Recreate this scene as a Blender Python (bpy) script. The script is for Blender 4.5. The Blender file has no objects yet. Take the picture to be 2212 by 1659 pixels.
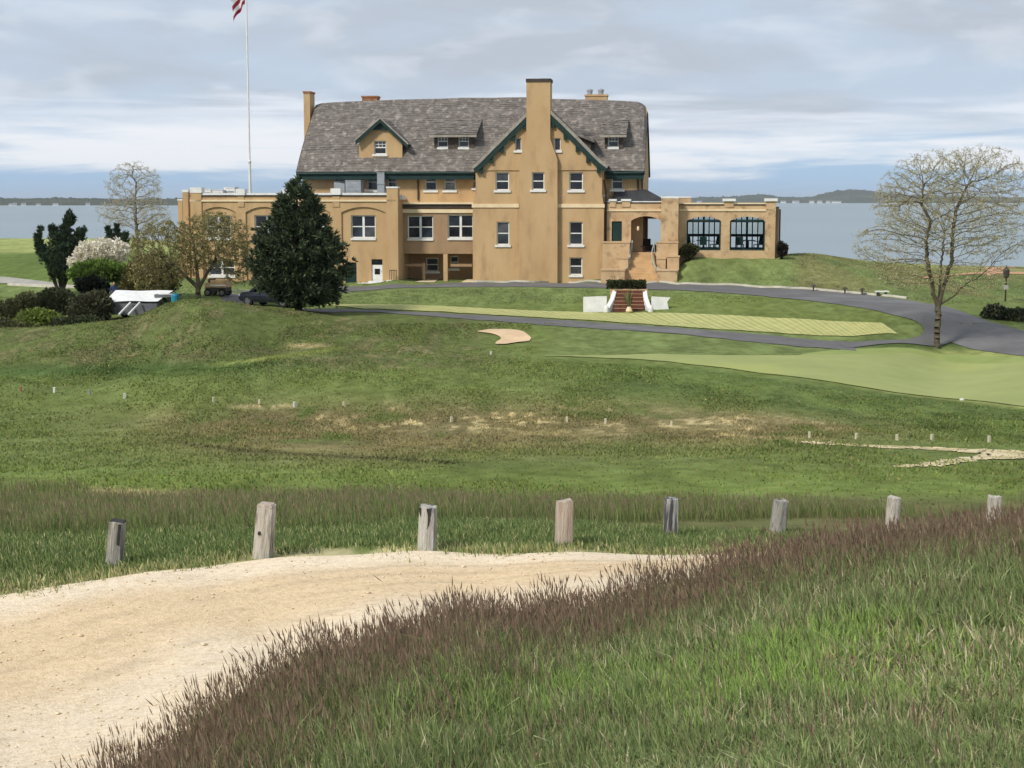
import bpy, bmesh, math, random
import numpy as np
from mathutils import Vector, Matrix, noise as mnoise, kdtree
from mathutils.geometry import delaunay_2d_cdt

R = math.radians
rng = np.random.default_rng(7)
random.seed(7)
sc = bpy.context.scene
col = sc.collection

# ---------------------------------------------------------------- camera
F, CX, CY, HOR = 3300.0, 1106.0, 829.5, 431.0     # focal length and centre on a 2212 x 1659 frame
EYE = 18.0
PITCH = math.atan((CY - HOR) / F)
cam_d = bpy.data.cameras.new('camera')
cam = bpy.data.objects.new('camera', cam_d)
col.objects.link(cam)
cam.location = (0, 0, EYE)
cam.rotation_euler = (R(90) - PITCH, 0, 0)
cam_d.sensor_width = 36
cam_d.lens = F / 2212 * 36
cam_d.clip_start = 0.1
cam_d.clip_end = 60000
sc.camera = cam

# ---------------------------------------------------------------- sky
SUN_AZ, SUN_EL = R(-136), R(42)        # azimuth clockwise from +Y (view direction); the sun stands behind and to the left
EXPOSURE = 0.45
wd = bpy.data.worlds.new('World'); sc.world = wd; wd.use_nodes = True
nt = wd.node_tree; nt.nodes.clear()
def wn(t, **kw):
    n = nt.nodes.new(t)
    for k, v in kw.items(): setattr(n, k, v)
    return n
def wl(a, b): nt.links.new(a, b)
def wmath(op, a, b=None, clamp=False):
    n = wn('ShaderNodeMath', operation=op, use_clamp=clamp)
    for i, s in enumerate((a, b)):
        if s is None: continue
        if isinstance(s, (int, float)): n.inputs[i].default_value = s
        else: wl(s, n.inputs[i])
    return n.outputs[0]
def wmap(v, a, b, lo=0.0, hi=1.0):
    n = wn('ShaderNodeMapRange', interpolation_type='SMOOTHSTEP')
    wl(v, n.inputs[0])
    for i, x in zip((1, 2, 3, 4), (a, b, lo, hi)): n.inputs[i].default_value = x
    return n.outputs[0]
def wmix(f, a, b):
    n = wn('ShaderNodeMix', data_type='RGBA')
    if isinstance(f, (int, float)): n.inputs[0].default_value = f
    else: wl(f, n.inputs[0])
    for i, s in ((6, a), (7, b)):
        if isinstance(s, tuple): n.inputs[i].default_value = (*s, 1)
        else: wl(s, n.inputs[i])
    return n.outputs[2]
out = wn('ShaderNodeOutputWorld'); bg = wn('ShaderNodeBackground'); wl(bg.outputs[0], out.inputs[0])
sky = wn('ShaderNodeTexSky', sky_type='NISHITA', sun_disc=False)
sky.sun_elevation = SUN_EL; sky.sun_rotation = SUN_AZ; sky.altitude = 10
sky.air_density = 1.0; sky.dust_density = 1.2; sky.ozone_density = 1.5
skyc = wn('ShaderNodeVectorMath', operation='SCALE'); wl(sky.outputs[0], skyc.inputs[0]); skyc.inputs[3].default_value = 0.085
tc = wn('ShaderNodeTexCoord'); sep = wn('ShaderNodeSeparateXYZ'); wl(tc.outputs['Generated'], sep.inputs[0])
az = wmath('ARCTAN2', sep.outputs[0], sep.outputs[1])
el = wmath('ARCSINE', sep.outputs[2])
def cloud(sa, se, off, detail=5, rough=0.55, dist=0.3):
    c = wn('ShaderNodeCombineXYZ'); wl(wmath('MULTIPLY', az, sa), c.inputs[0]); wl(wmath('MULTIPLY', el, se), c.inputs[1]); c.inputs[2].default_value = off
    n = wn('ShaderNodeTexNoise'); wl(c.outputs[0], n.inputs['Vector']); n.inputs['Scale'].default_value = 1
    n.inputs['Detail'].default_value = detail; n.inputs['Roughness'].default_value = rough; n.inputs['Distortion'].default_value = dist
    return n.outputs[0]
# cloud bases: a thin bright streaky bank low over the water, broken grey stratus above it
wob = wmath('ADD', el, wmath('MULTIPLY', wmath('SUBTRACT', cloud(7, 55, 3.1), 0.5), 0.05))
bank = wmath('MULTIPLY', wmap(wob, 0.014, 0.024), wmap(wob, 0.036, 0.062, 1.0, 0.0))
bank = wmath('MULTIPLY', bank, wmap(cloud(6, 75, 8.3), 0.28, 0.55))
bank2 = wmath('MULTIPLY', wmath('MULTIPLY', wmap(wob, 0.046, 0.054), wmap(wob, 0.058, 0.068, 1.0, 0.0)), wmap(cloud(4, 70, 4.4), 0.47, 0.66))
deck = wmap(wob, 0.030, 0.060)
grey = wmap(cloud(6, 24, 1.7), 0.34, 0.66)
puff = wmap(cloud(13, 40, 5.2, 6, 0.5), 0.50, 0.70)
base = wmix(0.72, skyc.outputs[0], (0.36, 0.57, 0.84))
deckc = wmix(grey, (0.475, 0.56, 0.67), (0.445, 0.485, 0.55))
deckc = wmix(wmath('MULTIPLY', puff, 0.55), deckc, (0.66, 0.70, 0.76))
c1 = wmix(wmath('MULTIPLY', deck, 0.95), base, deckc)
c2 = wmix(wmath('MULTIPLY', bank, 0.95), c1, (0.80, 0.815, 0.845))
c3 = wmix(wmath('MULTIPLY', bank2, 0.8), c2, (0.72, 0.77, 0.84))
wl(c3, bg.inputs[0]); bg.inputs[1].default_value = 0.86

sun_d = bpy.data.lights.new('sun', 'SUN'); sun_d.energy = 2.4; sun_d.angle = R(9); sun_d.color = (1.0, 0.94, 0.85)
sun = bpy.data.objects.new('sun', sun_d); col.objects.link(sun)
sdir = Vector((math.sin(SUN_AZ) * math.cos(SUN_EL), math.cos(SUN_AZ) * math.cos(SUN_EL), math.sin(SUN_EL)))
sun.rotation_euler = sdir.to_track_quat('Z', 'Y').to_euler()
sun.location = (0, 0, 60)
vs = sc.view_settings
vs.view_transform = 'Standard'; vs.look = 'None'; vs.gamma = 1; vs.use_curve_mapping = False
vs.exposure = EXPOSURE
sc.render.engine = 'CYCLES'
sc.cycles.use_denoising = True
sc.cycles.max_bounces = 6; sc.cycles.transparent_max_bounces = 16; sc.cycles.volume_bounces = 0
sc.cycles.sample_clamp_indirect = 4
sc.cycles.use_adaptive_sampling = True; sc.cycles.adaptive_threshold = 0.025

# ---------------------------------------------------------------- measuring helpers
UPV = Vector((0, math.sin(PITCH), math.cos(PITCH))); FWD = Vector((0, math.cos(PITCH), -math.sin(PITCH)))
EYEV = Vector((0, 0, EYE))
def ray(u, v): return FWD + Vector(((u - CX) / F, 0, 0)) - UPV * ((v - CY) / F)
def P(u, v, d): return EYEV + ray(u, v) * d
def uvd(x, y, z):
    dz = z - EYE
    d = y * math.cos(PITCH) - dz * math.sin(PITCH)
    up = y * math.sin(PITCH) + dz * math.cos(PITCH)
    return CX + F * x / d, CY - F * up / d, d

# ---------------------------------------------------------------- materials
MATS = {}
def srgb(r, g, b):
    f = lambda c: (c / 255 / 12.92) if c / 255 <= 0.04045 else ((c / 255 + 0.055) / 1.055) ** 2.4
    return (f(r), f(g), f(b))
def mat(name, c1, c2=None, scale=4.0, rough=0.8, bump=0.0, bscale=None, detail=5, stretch=(1, 1, 1), c3=None, scale3=0.5, lo=0.35, hi=0.65,
        spec=0.3, metal=0.0, attr=None, trans=0.0, rnd=0.0, coord='Object'):
    m = bpy.data.materials.new(name); m.use_nodes = True; MATS[name] = m
    t = m.node_tree; b = t.nodes['Principled BSDF']
    b.inputs['Roughness'].default_value = rough; b.inputs['Specular IOR Level'].default_value = spec; b.inputs['Metallic'].default_value = metal
    L = t.links.new
    tcn = t.nodes.new('ShaderNodeTexCoord'); mp = t.nodes.new('ShaderNodeMapping'); L(tcn.outputs[coord], mp.inputs[0]); mp.inputs['Scale'].default_value = stretch
    def nz(s, d=detail):
        n = t.nodes.new('ShaderNodeTexNoise'); L(mp.outputs[0], n.inputs['Vector']); n.inputs['Scale'].default_value = s; n.inputs['Detail'].default_value = d
        n.inputs['Roughness'].default_value = 0.6
        return n.outputs[0]
    def rng_(v, a, b_):
        n = t.nodes.new('ShaderNodeMapRange'); L(v, n.inputs[0]); n.inputs[1].default_value = a; n.inputs[2].default_value = b_; return n.outputs[0]
    def mx(f, a, b_, mode='MIX'):
        n = t.nodes.new('ShaderNodeMix'); n.data_type = 'RGBA'; n.blend_type = mode
        if isinstance(f, float): n.inputs[0].default_value = f
        else: L(f, n.inputs[0])
        for i, s in ((6, a), (7, b_)):
            if isinstance(s, tuple): n.inputs[i].default_value = (*s, 1)
            else: L(s, n.inputs[i])
        return n.outputs[2]
    c = None
    if attr:
        a = t.nodes.new('ShaderNodeAttribute'); a.attribute_name = attr; c = a.outputs['Color']
        if c2: c = mx(rng_(nz(scale), lo, hi), c, mx(1.0, c, c2, 'MULTIPLY'))
    elif c2: c = mx(rng_(nz(scale), lo, hi), c1, c2)
    if c3 and c is not None: c = mx(rng_(nz(scale3), 0.52, 0.7), c, c3)
    if rnd:
        oi = t.nodes.new('ShaderNodeObjectInfo'); h = t.nodes.new('ShaderNodeHueSaturation')
        if c is None: h.inputs['Color'].default_value = (*c1, 1)
        else: L(c, h.inputs['Color'])
        L(rng_(oi.outputs['Random'], -0.5 / rnd, 0) if False else oi.outputs['Random'], h.inputs['Fac']); h.inputs['Value'].default_value = 1 - rnd
        c = h.outputs[0]
    if c is None: b.inputs['Base Color'].default_value = (*c1, 1)
    else: L(c, b.inputs['Base Color'])
    if bump:
        bn = t.nodes.new('ShaderNodeBump'); bn.inputs['Strength'].default_value = min(1, bump); bn.inputs['Distance'].default_value = 0.05 * max(1, bump)
        L(nz(bscale or scale * 3), bn.inputs['Height']); L(bn.outputs[0], b.inputs['Normal'])
    if trans:
        tr = t.nodes.new('ShaderNodeBsdfTranslucent'); ms = t.nodes.new('ShaderNodeMixShader'); ms.inputs[0].default_value = trans
        if c is None: tr.inputs[0].default_value = (*c1, 1)
        else: L(c, tr.inputs[0])
        o = t.nodes['Material Output']; L(b.outputs[0], ms.inputs[1]); L(tr.outputs[0], ms.inputs[2]); L(ms.outputs[0], o.inputs[0])
    return m

# ---------------------------------------------------------------- mesh helpers
class MB:
    def __init__(s): s.v = []; s.f = []
    def add(s, vs_, fs):
        n = len(s.v); s.v += [tuple(p) for p in vs_]; s.f += [tuple(n + i for i in q) for q in fs]; return s
    def box(s, x0, x1, y0, y1, z0, z1, tx=0.0, ty=0.0):
        vs_ = [(x0, y0, z0), (x1, y0, z0), (x1, y1, z0), (x0, y1, z0), (x0 + tx, y0 + ty, z1), (x1 - tx, y0 + ty, z1), (x1 - tx, y1 - ty, z1), (x0 + tx, y1 - ty, z1)]
        return s.add(vs_, [(0, 3, 2, 1), (4, 5, 6, 7), (0, 1, 5, 4), (1, 2, 6, 5), (2, 3, 7, 6), (3, 0, 4, 7)])
    def prism(s, poly, y0, y1):           # poly in x,z
        n = len(poly); vs_ = [(x, y0, z) for x, z in poly] + [(x, y1, z) for x, z in poly]
        return s.add(vs_, [tuple(range(n)), tuple(range(2 * n - 1, n - 1, -1))] + [(i, i + n, (i + 1) % n + n, (i + 1) % n) for i in range(n)])
    def prismx(s, poly, x0, x1):          # poly in y,z
        n = len(poly); vs_ = [(x0, y, z) for y, z in poly] + [(x1, y, z) for y, z in poly]
        return s.add(vs_, [tuple(range(n)), tuple(range(2 * n - 1, n - 1, -1))] + [(i, i + n, (i + 1) % n + n, (i + 1) % n) for i in range(n)])
    def tube(s, pts, r, n=6, caps=True):
        pts = [Vector(p) for p in pts]; rs = r if hasattr(r, '__len__') else [r] * len(pts)
        base = len(s.v); prev = None
        for i, p in enumerate(pts):
            t = (pts[min(i + 1, len(pts) - 1)] - pts[max(i - 1, 0)]).normalized()
            a = t.orthogonal().normalized() if prev is None else (prev - t * prev.dot(t)).normalized()
            prev = a; b = t.cross(a)
            for k in range(n):
                q = 2 * math.pi * k / n; s.v.append(tuple(p + (a * math.cos(q) + b * math.sin(q)) * rs[i]))
        for i in range(len(pts) - 1):
            for k in range(n):
                a0 = base + i * n + k; a1 = base + i * n + (k + 1) % n
                s.f.append((a0, a1, a1 + n, a0 + n))
        if caps:
            s.f.append(tuple(base + k for k in range(n))[::-1]); e = base + (len(pts) - 1) * n; s.f.append(tuple(e + k for k in range(n)))
        return s
    def lathe(s, prof, n=12, c=(0, 0, 0)):
        base = len(s.v)
        for r, z in prof:
            for k in range(n):
                q = 2 * math.pi * k / n; s.v.append((c[0] + r * math.cos(q), c[1] + r * math.sin(q), c[2] + z))
        for i in range(len(prof) - 1):
            for k in range(n):
                a0 = base + i * n + k; a1 = base + i * n + (k + 1) % n; s.f.append((a0, a1, a1 + n, a0 + n))
        s.f.append(tuple(base + k for k in range(n))[::-1]); e = base + (len(prof) - 1) * n; s.f.append(tuple(e + k for k in range(n)))
        return s
    def build(s, name, m, parent=None, smooth=False, loc=None, rot=None):
        me = bpy.data.meshes.new(name); me.from_pydata(s.v, [], s.f); me.update()
        return link(name, me, m, parent, smooth, loc, rot)
def link(name, me, m, parent=None, smooth=False, loc=None, rot=None):
    o = bpy.data.objects.new(name, me)
    if m: me.materials.append(MATS[m] if isinstance(m, str) else m)
    if smooth: me.polygons.foreach_set('use_smooth', [True] * len(me.polygons))
    col.objects.link(o)
    if parent: o.parent = parent
    if loc is not None: o.location = loc
    if rot is not None: o.rotation_euler = rot
    return o
def empty(name, loc=(0, 0, 0), rz=0.0):
    o = bpy.data.objects.new(name, None); col.objects.link(o); o.location = loc; o.rotation_euler = (0, 0, rz); o.empty_display_size = 0.3
    return o
def tag(o, label, cat=None, group=None, kind=None):
    if label: o['label'] = label
    if cat: o['category'] = cat
    if group: o['group'] = group
    if kind: o['kind'] = kind
    return o
def copy_tree(o, parent=None):
    c = o.copy(); col.objects.link(c); c.parent = parent
    for ch in list(o.children): copy_tree(ch, c)
    return c
def fast_mesh(name, verts, loops, starts, totals, colr=None):
    me = bpy.data.meshes.new(name)
    me.vertices.add(len(verts)); me.vertices.foreach_set('co', np.ascontiguousarray(verts, dtype=np.float32).ravel())
    me.loops.add(len(loops)); me.loops.foreach_set('vertex_index', np.ascontiguousarray(loops, dtype=np.int32))
    me.polygons.add(len(starts)); me.polygons.foreach_set('loop_start', np.ascontiguousarray(starts, dtype=np.int32))
    me.polygons.foreach_set('loop_total', np.ascontiguousarray(totals, dtype=np.int32))
    me.update(calc_edges=True)
    if colr is not None:
        a = me.color_attributes.new('Col', 'FLOAT_COLOR', 'POINT')
        c4 = np.ones((len(verts), 4), dtype=np.float32); c4[:, :3] = colr; a.data.foreach_set('color', c4.ravel())
    return me
def quads_mesh(name, verts, quads, colr=None):
    quads = np.asarray(quads); n = len(quads)
    return fast_mesh(name, verts, quads.ravel(), np.arange(n) * 4, np.full(n, 4), colr)
def hash2(ix, iy, seed):
    h = np.sin(ix * 127.1 + iy * 311.7 + seed * 74.7) * 43758.5453
    return h - np.floor(h)
def vnoise(x, y, seed=0):
    ix = np.floor(x); iy = np.floor(y); fx = x - ix; fy = y - iy
    fx = fx * fx * (3 - 2 * fx); fy = fy * fy * (3 - 2 * fy)
    a = hash2(ix, iy, seed); b = hash2(ix + 1, iy, seed); c = hash2(ix, iy + 1, seed); d = hash2(ix + 1, iy + 1, seed)
    return (a * (1 - fx) + b * fx) * (1 - fy) + (c * (1 - fx) + d * fx) * fy
def fbm(x, y, seed=0, o=4):
    s = 0; a = 0.5; t = 0
    for i in range(o): s = s + a * vnoise(x * 2 ** i, y * 2 ** i, seed + i * 13); t += a; a *= 0.5
    return s / t
def sstep(a, b, x):
    t = np.clip((x - a) / (b - a), 0, 1); return t * t * (3 - 2 * t)

# ================================================================ terrain
CT = []
def ct(u, d, v=None, z=None):
    if z is None: z = P(u, v, d).z
    CT.append((u, d, z))
US = (-500, 0, 300, 600, 1100, 1600, 2212, 2700)
for u in US: ct(u, 2, z=16.3)
for u, z in zip(US, (15.2, 15.2, 15.2, 15.3, 15.55, 15.7, 15.7, 15.7)): ct(u, 5, z=z)
for u, z in zip(US, (14.7, 14.75, 14.8, 14.95, 15.1, 15.3, 15.35, 15.4)): ct(u, 7.5, z=z)
for u, z in ((-500, 14.3), (0, 14.3), (300, 14.4), (600, 14.75), (1000, 14.93), (1450, 15.0), (1900, 15.15), (2212, 15.2), (2700, 15.3)): ct(u, 10, z=z)
for u, z in ((-500, 14.2), (0, 14.2), (300, 14.2), (600, 14.2), (1000, 14.4), (1250, 14.5), (1450, 14.62), (1700, 14.85), (1900, 14.98), (2212, 15.1), (2700, 15.2)): ct(u, 12.5, z=z)
for u, z in ((-500, 14.25), (0, 14.26), (300, 14.27), (600, 14.25), (1000, 14.2), (1450, 14.25), (1900, 14.35), (2212, 14.4), (2700, 14.5)): ct(u, 15, z=z)
POSTS = ((247, 1222, 15.9, .465), (568, 1207, 16.2, .565), (922, 1190, 16.8, .48), (1218, 1182, 17.2, .50), (1448, 1168, 19.5, .50), (1678, 1162, 20.0, .46), (1926, 1158, 20.5, .49), (2145, 1152, 21.5, .47))
for u, v, d, h in POSTS: ct(u, d, v)
for u in US: ct(u, 26, 1098)
for u in US: ct(u, 36, 1012)
for u in US: ct(u, 48, 945)
for u, v in ((-500, 890), (0, 885), (300, 880), (600, 882), (1100, 885), (1600, 888), (2212, 905), (2700, 910)): ct(u, 58, v)
for u, v in ((-500, 826), (0, 819), (300, 812), (480, 800), (600, 805), (900, 815), (1200, 830), (1600, 842)): ct(u, 65, v)
for u, z in ((-500, 9.3), (0, 9.3), (300, 9.35), (480, 9.6)): ct(u, 71, z=z)
for u, z in ((600, 9.75), (800, 9.85), (950, 9.9)): ct(u, 81.5, z=z)
for u, v, d in ((-500, 802, 77), (0, 797, 77), (300, 788, 77), (550, 774, 74), (700, 756, 76), (900, 745, 78), (1100, 757, 78), (1300, 769, 78), (1700, 780, 75), (2212, 840, 66), (2212, 800, 73), (2700, 800, 73),
                (-500, 750, 84), (0, 745, 84), (300, 728, 84), (600, 733, 84), (850, 732, 86), (1090, 730, 86), (1300, 735, 85), (1700, 757, 80), (2025, 752, 83), (2212, 764, 80), (2700, 770, 80),
                (-500, 728, 88), (0, 721, 88), (200, 704, 89), (300, 684, 90), (350, 664, 90), (400, 651, 90), (500, 658, 90), (650, 673, 93), (800, 690, 93), (1000, 697, 93),
                
                
                (2212, 717, 87), (2700, 740, 85),
                (300, 600, 119), (450, 601, 119), (860, 605, 118), (1106, 603, 119), (1280, 603, 119),
                (1700, 598, 112), (1900, 604, 112), (2212, 650, 105), (1870, 566, 128), (2212, 579, 136), (2700, 590, 138), (1750, 553, 121),
                (0, 606, 128), (-500, 610, 128), (0, 548, 180), (300, 545, 180), (-500, 550, 180), (0, 516, 265), (-500, 517, 265), (300, 515, 265)):
    ct(u, d, v)
for u in (-500, -200, 50): ct(u, 100, z=10.1)
for u, d, z in ((240, 98, 10.35), (300, 98, 10.4), (270, 103, 10.6), (380, 104, 10.95), (520, 104, 10.9), (600, 108, 11.0), (300, 112, 11.2), (100, 112, 10.8), (800, 140, 12.0), (1106, 140, 12.2), (1500, 130, 13.0), (800, 180, 11.5), (1106, 180, 11.5), (2212, 180, 11.0), (2700, 180, 11.0),
                (800, 330, 10), (2212, 330, 10), (0, 330, 10.5), (-500, 330, 10.5), (2700, 330, 10)): ct(u, d, z=z)
# terrace under the loggia and the slope below it, in the frame of the clubhouse
TH = R(7); HB = 11.4                # the clubhouse stands turned seven degrees
o_ = P(1106, 605, 120); HO = Vector((o_.x, o_.y, HB))
HX = Vector((math.cos(TH), -math.sin(TH), 0)); HY = Vector((math.sin(TH), math.cos(TH), 0))
def ctl(lx, ly, z):
    w = HO + HX * lx + HY * ly; u = CX + F * w.x / w.y; ct(u, w.y, z=HB + z)
for lx in (13.9, 15.5, 17.5, 19.5, 21.2):
    ctl(lx, .6, 2.12); ctl(lx, -1.2, 1.75); ctl(lx, -2.9, .95); ctl(lx, 5.0, 2.15)
for lx in (-24, -18, -12, -6, 0, 5): ctl(lx, -1.6, .12); ctl(lx, 4, .15)
for lx in (7.5, 10.5, 13): ctl(lx, -4.6, .24)
# graded beds of the two drives: both edges at one level
def bed(far, near, n):
    us = np.linspace(far[0][0], far[-1][0], n)
    for u in us:
        v = np.interp(u, [q[0] for q in far], [q[1] for q in far]); d = np.interp(u, [q[0] for q in far], [q[2] for q in far])
        z = P(u, v, d).z; vn = np.interp(u, [q[0] for q in near], [q[1] for q in near]); r = ray(u, vn)
        ct(u, d, z=z); ct(u, (z - EYE) / r.z, z=z)
bed([(640, 626, 116), (860, 614, 117.5), (1020, 611, 118), (1200, 612, 116.5), (1300, 612, 114.8), (1400, 613, 113.2), (1500, 616, 112.2), (1600, 619, 111), (1750, 627, 108.5), (1900, 641, 104.5), (2000, 656, 100)],
    [(640, 642), (760, 630), (900, 622), (1100, 620), (1300, 623), (1500, 629), (1700, 645), (1850, 664), (2000, 690)], 24)
bed([(640, 667, 101.5), (760, 669, 100.5), (1000, 680, 98), (1300, 698, 94), (1600, 720, 89), (1840, 741, 84)], [(640, 671), (760, 674), (1000, 689), (1300, 712), (1600, 737), (1840, 758)], 18)
CT = np.array(CT)
def tcoord(u, d): return np.stack([(u - CX) / F * 3.2, np.log(d)], -1)
cc = tcoord(CT[:, 0], CT[:, 1])
def kern(a, b):
    r2 = ((a[:, None, :] - b[None, :, :]) ** 2).sum(-1) + 1e-12
    return 0.5 * r2 * np.log(r2)
nC = len(CT)
A_ = np.zeros((nC + 3, nC + 3)); A_[:nC, :nC] = kern(cc, cc) + np.eye(nC) * 2e-4
A_[:nC, nC] = 1; A_[:nC, nC + 1:] = cc; A_[nC, :nC] = 1; A_[nC + 1:, :nC] = cc.T
W_ = np.linalg.solve(A_, np.concatenate([CT[:, 2], np.zeros(3)]))
EDGE_U = np.array([-2000, 0, 300, 650, 800, 1500, 1700, 1900, 2212, 3000, 4500.]); EDGE_D = np.array([275, 275, 262, 175, 160, 142, 126, 133, 140, 146, 150.])
BUMPS = []          # local hollows (x, y, radius, depth)
def hgt(x, y):
    x = np.atleast_1d(np.asarray(x, float)); y = np.atleast_1d(np.asarray(y, float)); out_ = np.empty(len(x))
    for i in range(0, len(x), 20000):
        xx, yy = x[i:i + 20000], y[i:i + 20000]
        r = np.maximum(np.hypot(xx, yy), 1.5); a = np.arctan2(xx, np.maximum(yy, 1e-3))
        a = np.clip(a, -1.05, 1.05)
        d = r * np.cos(a) + (1 - np.cos(a)) * 0; u = CX + F * np.tan(np.clip(a, -0.52, 0.52)); d = np.maximum(d, 1.5)
        t = tcoord(u, d); z = kern(t, cc) @ W_[:nC] + W_[nC] + t @ W_[nC + 1:]
        z = np.clip(z, 6, 17)
        e = np.interp(u, EDGE_U, EDGE_D); k = sstep(0, 22, d - e)
        z = z * (1 - k) + (-3) * k
        for bx, by, br, bd in BUMPS: z = z - bd * np.exp(-((xx - bx) ** 2 + (yy - by) ** 2) / br ** 2)
        lx = (xx - HO.x) * HX.x + (yy - HO.y) * HX.y; ly = (xx - HO.x) * HY.x + (yy - HO.y) * HY.y
        z = np.where((lx > 7.0) & (lx < 13.3) & (ly > .95) & (ly < 6.2), np.minimum(z, HB + 1.2), z)      # cut under the porch and loggia
        far = sstep(22, 40, d) * (1 - k)
        z = z + far * (fbm(xx * 0.11, yy * 0.11, 3, 3) - 0.5) * 0.35 * (1 - sstep(88, 96, d)) + (1 - sstep(96, 110, d)) * (fbm(xx * 0.6, yy * 0.6, 9, 3) - 0.5) * np.where(d < 19, .022, .06)
        out_[i:i + 20000] = z
    return out_
def h1(x, y): return float(hgt([x], [y])[0])
DS = np.geomspace(4, 330, 700)
def hit(u, v, dmax=None):            # where a line of sight meets the ground
    r = ray(u, v); x = r.x * DS; y = r.y * DS; z = EYE + r.z * DS
    g = z - hgt(x, y); idx = np.where(g < 0)[0]
    i = idx[0] if len(idx) else len(DS) - 1
    i = max(i, 1); t = g[i - 1] / (g[i - 1] - g[i] + 1e-9); t = min(max(t, 0), 1); d = DS[i - 1] + t * (DS[i] - DS[i - 1])
    return Vector((r.x * d, r.y * d, EYE + r.z * d))
# hollow of the sand bunker
b_ = hit(1095, 730); BUMPS.append((b_.x, b_.y, 2.2, 0.30))

def lin(*c): return np.array(srgb(*c))
C_GREEN = lin(116, 129, 70); C_MID = lin(102, 114, 66); C_OLIVE = lin(132, 122, 84); C_FESC = lin(116, 104, 76); C_LAWN = lin(124, 138, 84); C_LIGHT = lin(160, 168, 102)
C_SOIL = lin(92, 88, 58); C_DARK = lin(88, 106, 56); C_BRIGHT = lin(118, 134, 66); C_STRAW = lin(190, 174, 130); C_HILL = lin(96, 104, 62)
GAIN = 1.06
road_far = [(-500, 1310), (-250, 1303), (0, 1290), (150, 1266), (300, 1243), (560, 1213), (760, 1203), (950, 1195), (1200, 1197), (1450, 1203), (1650, None, 17.0), (1900, None, 17.2), (2212, None, 17.4), (2600, None, 17.6)]
RFU = np.array([q[0] for q in road_far]); RFD = np.array([hit(*q).y if len(q) == 2 else q[2] for q in road_far])
def blob(u, v, cu, cv, ru, rv): return np.exp(-(((u - cu) / ru) ** 2 + ((v - cv) / rv) ** 2))
def ground_colour(x, y, z):
    u, v, d = uvd(x, y, z)
    n1 = fbm(x * 0.22, y * 0.10, 21, 4); n2 = fbm(x * 0.9, y * 0.35, 33, 4); n3 = fbm(x * 3.1, y * 1.4, 41, 3)
    c = np.tile(C_GREEN, (len(x), 1))
    def mixc(w, cc_):
        nonlocal c
        w = np.clip(w, 0, 1)[:, None]; c = c * (1 - w) + cc_ * w
    mixc(sstep(0.42, 0.62, n2) * 0.6, C_MID)
    mixc(sstep(990, 1040, v) * (1 - sstep(1060, 1085, v)) * 0.6, C_BRIGHT)
    # worn brownish rough across the hollow
    w = blob(u, v, 1150, 918, 560, 52) + 0.9 * blob(u, v, 1650, 925, 260, 30) + 0.9 * blob(u, v, 720, 945, 380, 50) + 0.55 * blob(u, v, 600, 905, 300, 22)
    mixc(w * sstep(0.28, 0.52, n2 * 0.6 + n1 * 0.4) * 1.0, C_OLIVE * 0.95)
    sp = blob(u, v, 1000, 905, 420, 28) + blob(u, v, 1620, 925, 220, 24)
    mixc(sp * 1.3 * sstep(0.57, 0.66, n3) * sstep(0.42, 0.52, n2) * 0.9, C_STRAW)
    mixc(blob(u, v, 1650, 920, 90, 16) * 0.7 * sstep(.35, .6, n2), C_STRAW * 0.7)
    # dark edge of the bank
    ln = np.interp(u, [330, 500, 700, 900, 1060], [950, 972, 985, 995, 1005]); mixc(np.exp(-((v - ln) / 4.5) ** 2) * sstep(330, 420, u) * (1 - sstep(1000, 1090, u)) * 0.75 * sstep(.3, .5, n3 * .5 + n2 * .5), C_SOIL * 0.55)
    # left hills: olive rough
    w = (1 - sstep(780, 812, v)) * sstep(640, 655, v) * (1 - sstep(950, 1150, u))
    w = w * (1 - sstep(97, 101, d))
    mixc(w * (0.35 + 0.65 * sstep(.35, .6, n2)), C_HILL * 0.96)
    mixc(w * sstep(.54, .68, n2) * 0.35, C_FESC)
    mixc(w * sstep(.62, .70, n3) * sstep(.5, .6, n1) * .5, C_STRAW * 0.6)
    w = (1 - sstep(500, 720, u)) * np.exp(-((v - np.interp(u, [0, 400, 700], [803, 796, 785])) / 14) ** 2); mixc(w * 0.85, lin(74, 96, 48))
    w = np.exp(-((v - np.interp(u, [400, 600, 750], [797, 772, 752])) / 4) ** 2) * sstep(430, 480, u) * (1 - sstep(700, 780, u)); mixc(w * 0.7, lin(146, 156, 88))
    # front of the putting-green bank: its shade put into the turf colour
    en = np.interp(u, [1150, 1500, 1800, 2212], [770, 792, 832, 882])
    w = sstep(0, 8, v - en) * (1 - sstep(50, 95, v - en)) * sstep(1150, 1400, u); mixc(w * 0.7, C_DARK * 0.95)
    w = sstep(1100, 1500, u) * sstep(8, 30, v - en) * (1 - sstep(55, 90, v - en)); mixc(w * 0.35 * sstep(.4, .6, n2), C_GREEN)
    # lawns round the clubhouse and beyond
    w = sstep(100, 106, d); mixc(w * (1 - sstep(126, 135, d)), C_LAWN * 0.92)
    mixc(sstep(120, 128, d) * sstep(170, 190, d), C_LIGHT * 1.0)
    mixc(sstep(120, 128, d) * (1 - sstep(170, 190, d)) * (u < 700), lin(104, 122, 60))
    mixc(sstep(123, 128, d) * sstep(1850, 2000, u), C_LIGHT * 0.85)
    mixc(sstep(1690, 1750, u) * sstep(100, 108, d) * sstep(.4, .6, n1) * .6, C_OLIVE * 1.05)
    w = sstep(695, 705, v) * sstep(1150, 1250, u) * (1 - sstep(760, 775, v)); mixc(w * 0.8, C_LAWN * 0.95)
    w = np.exp(-((v - 742) / 10) ** 2) * sstep(1800, 1900, u) * (1 - sstep(88, 92, d)); mixc(w * 0.9, lin(74, 94, 50))  # darker turf round the budding tree's foot: tree shade painted in
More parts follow.
